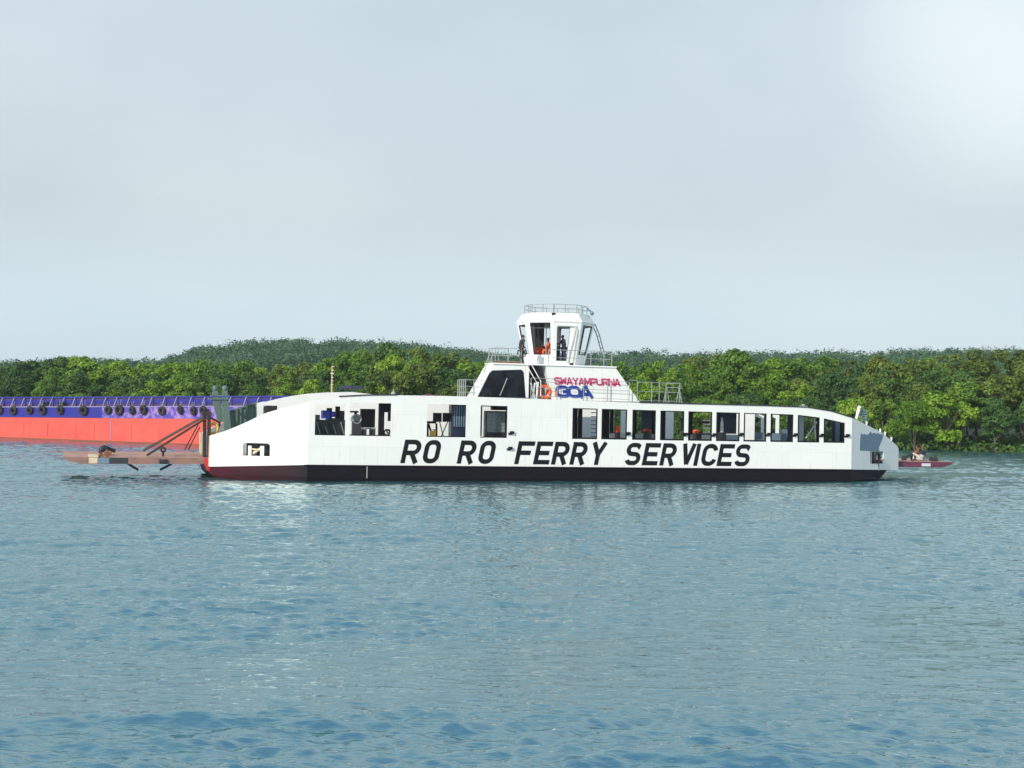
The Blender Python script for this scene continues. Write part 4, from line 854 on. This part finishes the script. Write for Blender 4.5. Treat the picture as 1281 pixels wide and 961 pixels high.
# ------------------------------------------------------------------ water
def water():
    nc=1050; gm_=lambda a,b,n:a*np.power(b/a,np.linspace(0,1,n,endpoint=False)); r=np.concatenate([gm_(2,15,60),gm_(15,300,1250),gm_(300,1500,60)]); nr=len(r); a=np.radians(np.linspace(-44,44,nc))
    Rg,Ag=np.meshgrid(r,a,indexing='ij'); X=Rg*np.sin(Ag); Y=Rg*np.cos(Ag); Z=np.zeros_like(X)
    dr_=np.gradient(r)[:,None]; fade=np.clip(1-(Rg-220)/250,0,1)
    g=np.random.default_rng(5)
    # slow modulation of amplitude
    mod=np.ones_like(X)
    for k in range(6):
        L=g.uniform(14,45); th=g.uniform(0,2*np.pi); mod+=.22*np.sin(2*np.pi*(X*np.cos(th)*.6+Y*np.sin(th))/L+g.uniform(0,6.28))
    mod=np.clip(mod,.25,1.9); mod2=np.ones_like(X)
    for k in range(7):
        L=g.uniform(4,16); th=g.uniform(0,2*np.pi); mod2+=.3*np.sin(2*np.pi*(X*np.cos(th)*.5+Y*np.sin(th))/L+g.uniform(0,6.28))
    mod2=np.clip(mod2,.3,1.8)
    for k in range(150):
        L=.24*np.power(18,g.random()**1.15); th=np.pi/2+g.normal(0,.5)+(.12 if L>2 else 0)
        A=.0135*np.power(L,.88)*g.uniform(.5,1.3)
        A*=(1.1 if L<.9 else .75 if L<1.5 else .45 if L<2.4 else .32)
        w=np.clip((L/dr_-2.2)/1.6,0,1)
        if w.max()<=0: continue
        ph=2*np.pi*(X*np.cos(th)+Y*np.sin(th))/L+g.uniform(0,6.28)+.8*np.sin(2*np.pi*(X*np.cos(th+1.3)+Y*np.sin(th+1.3))/(L*3.7)+k)
        Z+=A*w*(1.7*np.exp(1.3*(np.sin(ph)-1))-.72)*(mod if k%2 else mod2)*fade*(.41+.15*np.clip((Rg-60)/60,0,1))
    # one low swell close to the near bank
    for (dy,sl,amp,wd,xc,xw) in ((20.4,.14,.17,.5,-4.0,3.6),(18.2,-.06,.12,.5,2.6,3.2)):
        Z+=amp*np.exp(-((Y-(dy+sl*X))/wd)**2)*np.exp(-((X-xc)/xw)**2)
    V=np.stack([X,Y,Z],-1).reshape(-1,3)
    idx=np.arange(nr*nc).reshape(nr,nc); Fq=np.stack([idx[:-1,:-1],idx[:-1,1:],idx[1:,1:],idx[1:,:-1]],-1).reshape(-1,4)
    me=bpy.data.meshes.new('water'); me.vertices.add(len(V)); me.vertices.foreach_set('co',V.astype(np.float32).ravel())
    me.loops.add(Fq.size); me.loops.foreach_set('vertex_index',Fq.astype(np.int32).ravel()); me.polygons.add(len(Fq))
    me.polygons.foreach_set('loop_start',np.arange(0,Fq.size,4,dtype=np.int32)); me.polygons.foreach_set('loop_total',np.full(len(Fq),4,dtype=np.int32))
    me.polygons.foreach_set('use_smooth',np.ones(len(Fq),dtype=bool)); me.update(calc_edges=True)
    m=bpy.data.materials.new('river_water'); m.use_nodes=True; nt=m.node_tree; nt.nodes.remove(nt.nodes['Principled BSDF']); b=nt.nodes.new('ShaderNodeBsdfDiffuse')
    b.inputs['Color'].default_value=(.026,.085,.10,1)
    gl=nt.nodes.new('ShaderNodeBsdfGlossy'); gl.inputs['Color'].default_value=(.86,.985,1,1); gl.inputs['Roughness'].default_value=.04
    fr_=nt.nodes.new('ShaderNodeFresnel'); fr_.inputs[0].default_value=4.4; mxs=nt.nodes.new('ShaderNodeMixShader'); nt.links.new(fr_.outputs[0],mxs.inputs[0]); nt.links.new(b.outputs[0],mxs.inputs[1]); nt.links.new(gl.outputs[0],mxs.inputs[2]); nt.links.new(mxs.outputs[0],nt.nodes['Material Output'].inputs[0])
    tc=nt.nodes.new('ShaderNodeTexCoord'); prev=None
    for sc,st,dist in ((1.3,(.45,1.6,1),.06),(4.5,(.45,1.6,1),.036),(13,(.6,1.4,1),.008)):
        mp=nt.nodes.new('ShaderNodeMapping'); mp.inputs['Scale'].default_value=st; mp.inputs['Rotation'].default_value=(0,0,.15)
        n=nt.nodes.new('ShaderNodeTexNoise'); n.inputs['Scale'].default_value=sc; n.inputs['Detail'].default_value=3; n.inputs['Distortion'].default_value=.6
        bp=nt.nodes.new('ShaderNodeBump'); bp.inputs['Distance'].default_value=dist; bp.inputs['Strength'].default_value=.8
        nt.links.new(tc.outputs['Object'],mp.inputs[0]); nt.links.new(mp.outputs[0],n.inputs['Vector']); nt.links.new(n.outputs[0],bp.inputs['Height'])
        if prev: nt.links.new(prev.outputs[0],bp.inputs['Normal'])
        prev=bp
    for q_ in (b,gl,fr_): nt.links.new(prev.outputs[0],q_.inputs['Normal'])
    me.materials.append(m); o=bpy.data.objects.new('water',me); COL.objects.link(o); o['kind']='structure'; return o
water()
# ------------------------------------------------------------------ land and hills
def shore(x): return 174.4-.245*(x-47.5)
HS=[(-900,452),(-500,455),(0,453),(90,448),(200,451),(225,441),(260,432),(300,427),(350,424),(400,425),(450,424),(520,429),(560,433),(600,439),(640,444),(770,442),(795,437),(815,437),(840,442),(870,442),(900,440),(1000,440),(1100,438),(1180,436),(1281,436),(1700,440),(2200,450)]
def hz(px): return lerp(px,HS)
YR=600.0
def ridge(x): px=CX+x/YR*F_; return CH+(hor(px)-hz(px))*YR/F_-7.6
def sm(t): t=min(1,max(0,t)); return t*t*(3-2*t)
def land(x,y):
    d=y-shore(x); 
    if d<0: return -1.2
    base=-.3+min(d,12)*.1+min(d,60)*.008
    k=sm((y-360)/240); top_=ridge(x*YR/max(y,360)) if y<YR else ridge(x)
    return base*(1-k)+top_*k-(0 if y<YR+60 else (y-YR-60)*.02)
m=MB(); nx=90; ys=[-1.5,0.2,3,8,14,25,40,70,110,160,200,240,280,320,360,400,440,480,560,700,1000,1500]
for j,dy in enumerate(ys):
    for i in range(nx+1):
        x=-700+1400*i/nx; y=shore(x)+dy if dy<100 else max(shore(x)+100,0)+ (dy-100); z=land(x,y) if dy>=0 else -1.3
        if x<-150 or x>120:
            pass
        m.v.append((x,y,z))
W_=nx+1
m.f=[(j*W_+i,j*W_+i+1,(j+1)*W_+i+1,(j+1)*W_+i) for j in range(len(ys)-1) for i in range(nx)]; m.m=[0]*len(m.f)
gm=mat('bank_soil',(.022,.032,.014),.9,noise=.6,nscale=.3,col2=(.03,.04,.02))
o=m.build('ground',gm,None,True); o['kind']='structure'
# ------------------------------------------------------------------ foliage
def leafmat(name,c1,c2,c3,trans=.35,ns=.55):
    m=bpy.data.materials.new(name); m.use_nodes=True; nt=m.node_tree; b=nt.nodes['Principled BSDF']
    b.inputs['Roughness'].default_value=.6; b.inputs['Specular IOR Level'].default_value=.25
    oi=nt.nodes.new('ShaderNodeObjectInfo'); tc=nt.nodes.new('ShaderNodeTexCoord'); n=nt.nodes.new('ShaderNodeTexNoise'); n.inputs['Scale'].default_value=ns; n.inputs['Detail'].default_value=5
    n2=nt.nodes.new('ShaderNodeTexNoise'); n2.inputs['Scale'].default_value=3.5; n2.inputs['Detail'].default_value=2
    nt.links.new(tc.outputs['Object'],n.inputs['Vector']); nt.links.new(tc.outputs['Object'],n2.inputs['Vector'])
    r=nt.nodes.new('ShaderNodeValToRGB'); r.color_ramp.elements[0].color=(*c1,1); r.color_ramp.elements[0].position=.34; r.color_ramp.elements[1].color=(*c3,1); r.color_ramp.elements[1].position=.68
    e=r.color_ramp.elements.new(.5); e.color=(*c2,1)
    ad=nt.nodes.new('ShaderNodeMath'); ad.operation='MULTIPLY_ADD'; ad.inputs[1].default_value=.45; nt.links.new(n2.outputs[0],ad.inputs[0])
    ad2=nt.nodes.new('ShaderNodeMath'); ad2.operation='MULTIPLY_ADD'; ad2.inputs[1].default_value=.55; nt.links.new(n.outputs[0],ad2.inputs[0]); nt.links.new(ad2.outputs[0],ad.inputs[2])
    ml=nt.nodes.new('ShaderNodeMath'); ml.operation='MULTIPLY_ADD'; ml.inputs[1].default_value=.16; ml.inputs[2].default_value=-.08; nt.links.new(oi.outputs['Random'],ml.inputs[0]); nt.links.new(ml.outputs[0],ad2.inputs[2])
    nt.links.new(ad.outputs[0],r.inputs[0]); nt.links.new(r.outputs[0],b.inputs['Base Color'])
    tr=nt.nodes.new('ShaderNodeBsdfTranslucent'); nt.links.new(r.outputs[0],tr.inputs[0]); mx=nt.nodes.new('ShaderNodeMixShader'); mx.inputs[0].default_value=trans
    nt.links.new(b.outputs[0],mx.inputs[1]); nt.links.new(tr.outputs[0],mx.inputs[2]); nt.links.new(mx.outputs[0],nt.nodes['Material Output'].inputs[0]); return m
LM={'bright green':leafmat('leaf_bright',(.07,.15,.015),(.17,.31,.025),(.32,.45,.05)),
    'mid green':leafmat('leaf_mid',(.05,.12,.018),(.11,.22,.028),(.22,.34,.045)),
    'dark green':leafmat('leaf_dark',(.035,.09,.025),(.075,.16,.035),(.15,.25,.05)),
    'olive':leafmat('leaf_olive',(.06,.085,.018),(.13,.19,.03),(.24,.31,.05))}
LH=leafmat('leaf_hill',(.022,.065,.04),(.06,.135,.06),(.15,.25,.085),.2,.09)  # extra blue in the leaf colour stands in for distance haze
bark=mat('bark',(.10,.08,.06),.9,noise=.5,nscale=4)
def quads(C,N,S,g):
    """leaf clumps: centres C, facing N, size S"""
    n=len(C); N=N+g.normal(0,.55,(n,3)); N/=np.linalg.norm(N,axis=1)[:,None]+1e-9
    T=np.cross(N,g.normal(0,1,(n,3))); T/=np.linalg.norm(T,axis=1)[:,None]+1e-9; Bt=np.cross(N,T); S=S[:,None]
    asp=g.uniform(.45,1,(n,1))
    bend=N*S*.25
    v=np.stack([C-T*S-bend*.5,C-Bt*S*asp+bend*.3,C+T*S-bend*.5,C+Bt*S*asp+bend*.3],1).reshape(-1,3); f=np.arange(4*n).reshape(-1,4); return v,f
def npmesh(name,v,f,mt):
    me=bpy.data.meshes.new(name); me.vertices.add(len(v)); me.vertices.foreach_set('co',v.astype(np.float32).ravel()); me.loops.add(f.size); me.loops.foreach_set('vertex_index',f.astype(np.int32).ravel())
    me.polygons.add(len(f)); me.polygons.foreach_set('loop_start',np.arange(0,f.size,4,dtype=np.int32)); me.polygons.foreach_set('loop_total',np.full(len(f),4,dtype=np.int32)); me.update(calc_edges=True); me.materials.append(mt); return me
def crown(seed,shape):
    g=np.random.default_rng(seed); L=[]; ctr=[]
    rx,rz,zc={'round':(2.6,3.1,5.9),'tall':(2.0,4.2,5.9),'broad':(3.4,2.8,6.3),'low':(3.0,3.2,4.6),'ragged':(2.5,3.6,6.2)}[shape]
    nl=34 if shape!='ragged' else 26
    for k in range(nl):
        d=g.normal(0,1,3); d/=np.linalg.norm(d); rr=g.uniform(.45,1.0)**.6; 
        c=np.array([d[0]*rx*rr,d[1]*rx*rr,zc+d[2]*rz*rr*(1.0 if d[2]>0 else 1.15)]); lr=g.uniform(.55,1.15)*(1 if shape!='ragged' else .8)
        n=int(150*lr*lr)+30; D=g.normal(0,1,(n,3)); D/=np.linalg.norm(D,axis=1)[:,None]; D[:,2]=np.where(D[:,2]<-.5,-D[:,2],D[:,2])
        rad=lr*g.uniform(.62,1.12,(n,1)); P_=c+D*rad*np.array([1.1,1.1,.8]); ctr.append(P_); L.append(D+np.array([0,0,.35]))
    C=np.concatenate(ctr); N=np.concatenate(L); S=g.uniform(.11,.25,len(C)); v,f=quads(C,N,S,g); return v,f
protos={}
def trunkmesh(seed,h=5.5):
    g=random.Random(seed); m=MB(); b=Vector((0,0,-.6)); m.tube([b,Vector((.1,.05,1.5)),Vector((g.uniform(-.3,.3),g.uniform(-.3,.3),h))],.2,7,.08)
    for k in range(5):
        a=g.uniform(0,6.28); z=g.uniform(1.5,3.5); m.tube([Vector((0.05,0,z)),Vector((math.cos(a)*.8,math.sin(a)*.8,z+1)),Vector((math.cos(a)*1.7,math.sin(a)*1.7,z+2.6))],.09,5,.03)
    for k in range(6):
        a=g.uniform(0,6.28); m.tube([Vector((0,0,g.uniform(.6,1.2))),Vector((math.cos(a)*.6,math.sin(a)*.6,.3)),Vector((math.cos(a)*.9,math.sin(a)*.9,-.7))],.05,4,.03)
    return m
for shp,ns in (('round',4),('tall',3),('broad',3),('low',3),('ragged',2)):
    for k in range(ns):
        v,f=crown(100+len(protos)*7,shp); me=npmesh('crown',v,f,LM['mid green']); tm=trunkmesh(len(protos)); to=tm.build('trunk',bark)
        tme=to.data; bpy.data.objects.remove(to); zmax=float(np.percentile(v[:,2],99.5)); protos[(shp,k)]=(me,tme,zmax)
FS=[(-200,452),(0,455),(40,452),(75,447),(92,443),(110,448),(150,452),(200,455),(250,452),(300,449),(340,456),(400,455),(450,438),(480,432),(505,430),(540,434),(560,442),(600,452),(640,455),(700,458),(780,452),(820,449),(850,448),(885,445),(905,439),(930,438),(950,445),(1000,449),(1040,443),(1060,448),(1100,444),(1130,448),(1160,445),(1195,441),(1215,436),(1250,436),(1281,439),(1400,440)]
LMK=[(0,'at left photo edge'),(60,'above the barge'),(150,'beyond the left ramp'),(235,'behind the hoist columns'),(330,'above the left gallery'),(415,'by the barge mast'),(470,'above the ferry roof'),(540,'above the red hatch'),(600,'left of the deckhouse'),(660,'behind the deckhouse'),(740,'behind the lettering'),(800,'right of the deckhouse'),(850,'behind the roof railing'),(910,'above the word SERVICES'),(970,'above the right windows'),(1040,'above the rightmost window'),(1090,'behind the right end'),(1150,'behind the right ramp'),(1210,'on the open bank'),(1275,'at right photo edge')]
def near_lmk(px): return min(LMK,key=lambda a:abs(a[0]-px))[1]
ordn=lambda n:f"{n}{'th' if 10<n%100<14 else {1:'st',2:'nd',3:'rd'}.get(n%10,'th')}"
rows=[(1.5,.52,4.2,'waterline'),(6,.72,4.6,'second'),(12,.86,5.0,'third'),(20,1.0,4.8,'skyline'),(30,.97,6.5,'rearmost')]
tg=random.Random(3); first={}
for ri,(dd,kf,sp,rn) in enumerate(rows):
    x=-88.0-dd*.3; cnt=0
    xe=66+dd*.3
    while x<xe:
        y=shore(x)+dd+tg.uniform(-1.6,1.6); px,_=proj((x,y,5)); ytop=lerp(px,FS)+tg.uniform(-2,7 if ri!=3 else 5)
        zg=land(x,y); H=CH+(hor(px)-ytop)*y/F_-zg; H*=kf*(tg.uniform(.88,1.1) if ri<3 else 1)
        if ri==0 and px>1000: H*=1.08
        H=max(3.6,min(H,15))
        shp=tg.choice(['round','round','broad','tall','low','ragged'] if ri>0 else ['low','broad','round','low'])
        ks=[k for k in protos if k[0]==shp]; key=tg.choice(ks); me,tme,zm=protos[key]; s=H/zm; sx=s*tg.uniform(.85,1.15) if s<1.3 else tg.uniform(1.0,1.3)
        if px<320: cw=['mid green']*4+['bright green']*2+['dark green']*3
        elif px<600: cw=['mid green']*3+['bright green']*3+['olive']*3+['dark green']
        elif px<880: cw=['bright green']*5+['mid green']*3+['dark green']
        else: cw=['mid green']*3+['olive']*3+['dark green']*3+['bright green']*2
        if 780<px<870 and ri in(2,3): cw=['bright green']
        if ri==0: cw=['dark green','dark green','mid green']
        if ri==0 and 1000<px: cw=['dark green','mid green','bright green']
        colr=tg.choice(cw)
        if 'tree' not in first:
            t=empty('mangrove_tree'); c=bpy.data.objects.new('crown',me); COL.objects.link(c); c.parent=t; k_=bpy.data.objects.new('trunk',tme); COL.objects.link(k_); k_.parent=t; first['tree']=(t,c,k_)
        else:
            t0_,c0_,k0_=first['tree']; t=t0_.copy(); COL.objects.link(t); c=c0_.copy(); c.data=me; COL.objects.link(c); c.parent=t; k_=k0_.copy(); k_.data=tme; COL.objects.link(k_); k_.parent=t
        c.material_slots[0].link='OBJECT'; c.material_slots[0].material=LM[colr]
        t.location=(x,y,zg); t.rotation_euler=(0,0,tg.uniform(0,6.28)); t.scale=(sx,sx,s)
        cnt+=1
        size='tall' if H>9 else 'middling' if H>6.5 else 'low'; shn={'round':'rounded','tall':'narrow','broad':'broad','low':'bushy','ragged':'ragged'}[shp]
        lab=f"{size} {shn} {colr} tree {near_lmk(px)}, {ordn(cnt)} in {rn} row"
        tag(t,lab,'tree','mangrove trees along the far bank')
        x+=sp*tg.uniform(.75,1.25)
# hill and hinterland forest: one wooded mass
g=np.random.default_rng(21); vs=[];fs=[];off=0
def dome(x,y,z,R,n,s):
    D=g.normal(0,1,(n,3)); D/=np.linalg.norm(D,axis=1)[:,None]; D[:,2]=abs(D[:,2])*1.0-.15; D[:,1]=-abs(D[:,1])*.9+.2
    C=np.array([x,y,z])+D*R*g.uniform(.55,1.04,(n,1))*np.array([1,1,1.0]); v,f=quads(C,D+np.array([0,0,.3]),g.uniform(.6,1.15,n)*s,g); return v,f
for k in range(8500):
    y=225+(g.random()**.75)*385; half=y*.42; x=g.uniform(-half,half)
    if y<shore(x)+34: continue
    z=land(x,y); 
    R=g.uniform(2.0,6.0)**1.0*(1 if y>300 else 1.1); hgt=g.uniform(2.0,6.2)-max(0,R-4.2)*.8; 
    v,f=dome(x,y,z+hgt-1.0,R,int(78 if y>400 else 60),.47 if y>400 else .42); vs.append(v); fs.append(f+off); off+=len(v)
me=npmesh('hill_forest',np.concatenate(vs),np.concatenate(fs),LH); o=bpy.data.objects.new('hill_forest',me); COL.objects.link(o); tag(o,'hazy blue-green wooded hill rising behind the mangroves','forest',None,'stuff')
# understory on the bank
vs=[];fs=[];off=0
for k in range(900):
    x=g.uniform(-95,75); y=shore(x)+g.uniform(.0,14)
    v,f=dome(x,y,land(x,y)+.2,g.uniform(.9,1.9),30,.26); vs.append(v); fs.append(f+off); off+=len(v)
me=npmesh('undergrowth',np.concatenate(vs),np.concatenate(fs),LM['dark green']); o=bpy.data.objects.new('undergrowth',me); COL.objects.link(o); tag(o,'dense low undergrowth along the water line of the far bank','undergrowth',None,'stuff')
# ------------------------------------------------------------------ haze
HAZE=.00015
if HAZE:
    m=MB(); m.box((-760,-60,-2.5),(760,2300,62)); hm=bpy.data.materials.new('haze_air'); hm.use_nodes=True; nt=hm.node_tree; nt.nodes.remove(nt.nodes['Principled BSDF'])
    pv=nt.nodes.new('ShaderNodeVolumePrincipled'); pv.inputs['Color'].default_value=(.80,.88,.95,1); pv.inputs['Density'].default_value=HAZE; pv.inputs['Anisotropy'].default_value=.1
    nt.links.new(pv.outputs[0],nt.nodes['Material Output'].inputs['Volume']); o=m.build('haze',hm); o['kind']='stuff'; o['label']='thin pale river haze over the whole scene'; o['category']='haze'
# ------------------------------------------------------------------ light
EL=math.radians(27); AZ=math.radians(37)
S_=Vector((-math.sin(AZ)*math.cos(EL),-math.cos(AZ)*math.cos(EL),math.sin(EL)))
sun=bpy.data.lights.new('sun','SUN'); sun.energy=4.3; sun.angle=math.radians(.6); sun.color=(1,.93,.80); so=bpy.data.objects.new('sun',sun); COL.objects.link(so); so.rotation_euler=S_.to_track_quat('Z','Y').to_euler()
w=bpy.data.worlds.new('World'); SC.world=w; w.use_nodes=True; nt=w.node_tree; bg=nt.nodes['Background']; bg.inputs[1].default_value=.1
sky=nt.nodes.new('ShaderNodeTexSky'); sky.sky_type='NISHITA'; sky.sun_disc=False; sky.sun_elevation=EL; sky.sun_rotation=math.atan2(S_.x,S_.y)%(2*math.pi); sky.air_density=1.2; sky.dust_density=2.0; sky.ozone_density=2.0
tc=nt.nodes.new('ShaderNodeTexCoord'); sep=nt.nodes.new('ShaderNodeSeparateXYZ'); nt.links.new(tc.outputs['Generated'],sep.inputs[0])
rp=nt.nodes.new('ShaderNodeValToRGB'); rp.color_ramp.interpolation='EASE'
el=rp.color_ramp.elements; el[0].position=0; el[0].color=(.67,.80,.89,1); el[1].position=1; el[1].color=(.10,.28,.56,1)
for p_,c_ in ((.05,(.655,.79,.87)),(.14,(.60,.69,.735)),(.28,(.60,.70,.755)),(.38,(.66,.83,.92)),(.54,(.58,.79,.90)),(.75,(.34,.56,.74))): e=el.new(p_); e.color=(*c_,1)
nt.links.new(sep.outputs[2],rp.inputs[0])
sc=nt.nodes.new('ShaderNodeMix'); sc.data_type='RGBA'; sc.blend_type='MULTIPLY'; sc.inputs[0].default_value=1; sc.inputs[7].default_value=(10,10,10,1); nt.links.new(rp.outputs[0],sc.inputs[6])
mx=nt.nodes.new('ShaderNodeMix'); mx.data_type='RGBA'; mx.inputs[0].default_value=.85; nt.links.new(sky.outputs[0],mx.inputs[6]); nt.links.new(sc.outputs[2],mx.inputs[7])
# soft bright cloud patches
mp=nt.nodes.new('ShaderNodeMapping'); mp.inputs['Scale'].default_value=(2.2,2.2,5); mp.inputs['Location'].default_value=(.4,0,.15); n=nt.nodes.new('ShaderNodeTexNoise'); n.inputs['Scale'].default_value=1.6; n.inputs['Detail'].default_value=4; n.inputs['Roughness'].default_value=.45
nt.links.new(tc.outputs['Generated'],mp.inputs[0]); nt.links.new(mp.outputs[0],n.inputs['Vector'])
# brighter cloud bank to the upper right
dv_=ray(1290,10).normalized(); dot=nt.nodes.new('ShaderNodeVectorMath'); dot.operation='DOT_PRODUCT'; dot.inputs[1].default_value=dv_; nt.links.new(tc.outputs['Generated'],dot.inputs[0])
mr=nt.nodes.new('ShaderNodeMapRange'); mr.interpolation_type='SMOOTHERSTEP'; mr.inputs[1].default_value=.989; mr.inputs[2].default_value=1.003; mr.inputs[3].default_value=0; mr.inputs[4].default_value=.62; nt.links.new(dot.outputs['Value'],mr.inputs[0])
mr2=nt.nodes.new('ShaderNodeMapRange'); mr2.inputs[1].default_value=.42; mr2.inputs[2].default_value=.75; mr2.inputs[3].default_value=0; mr2.inputs[4].default_value=.2; nt.links.new(n.outputs[0],mr2.inputs[0])
ad=nt.nodes.new('ShaderNodeMath'); ad.operation='ADD'; ad.use_clamp=True; nt.links.new(mr.outputs[0],ad.inputs[0]); nt.links.new(mr2.outputs[0],ad.inputs[1])
mc=nt.nodes.new('ShaderNodeMix'); mc.data_type='RGBA'; mc.inputs[7].default_value=(8.8,9.6,9.9,1); nt.links.new(ad.outputs[0],mc.inputs[0]); nt.links.new(mx.outputs[2],mc.inputs[6]); nt.links.new(mc.outputs[2],bg.inputs[0])
SC.view_settings.view_transform='Standard'; SC.view_settings.look='None'; SC.view_settings.exposure=.12; SC.view_settings.gamma=1
SC.render.engine='CYCLES'
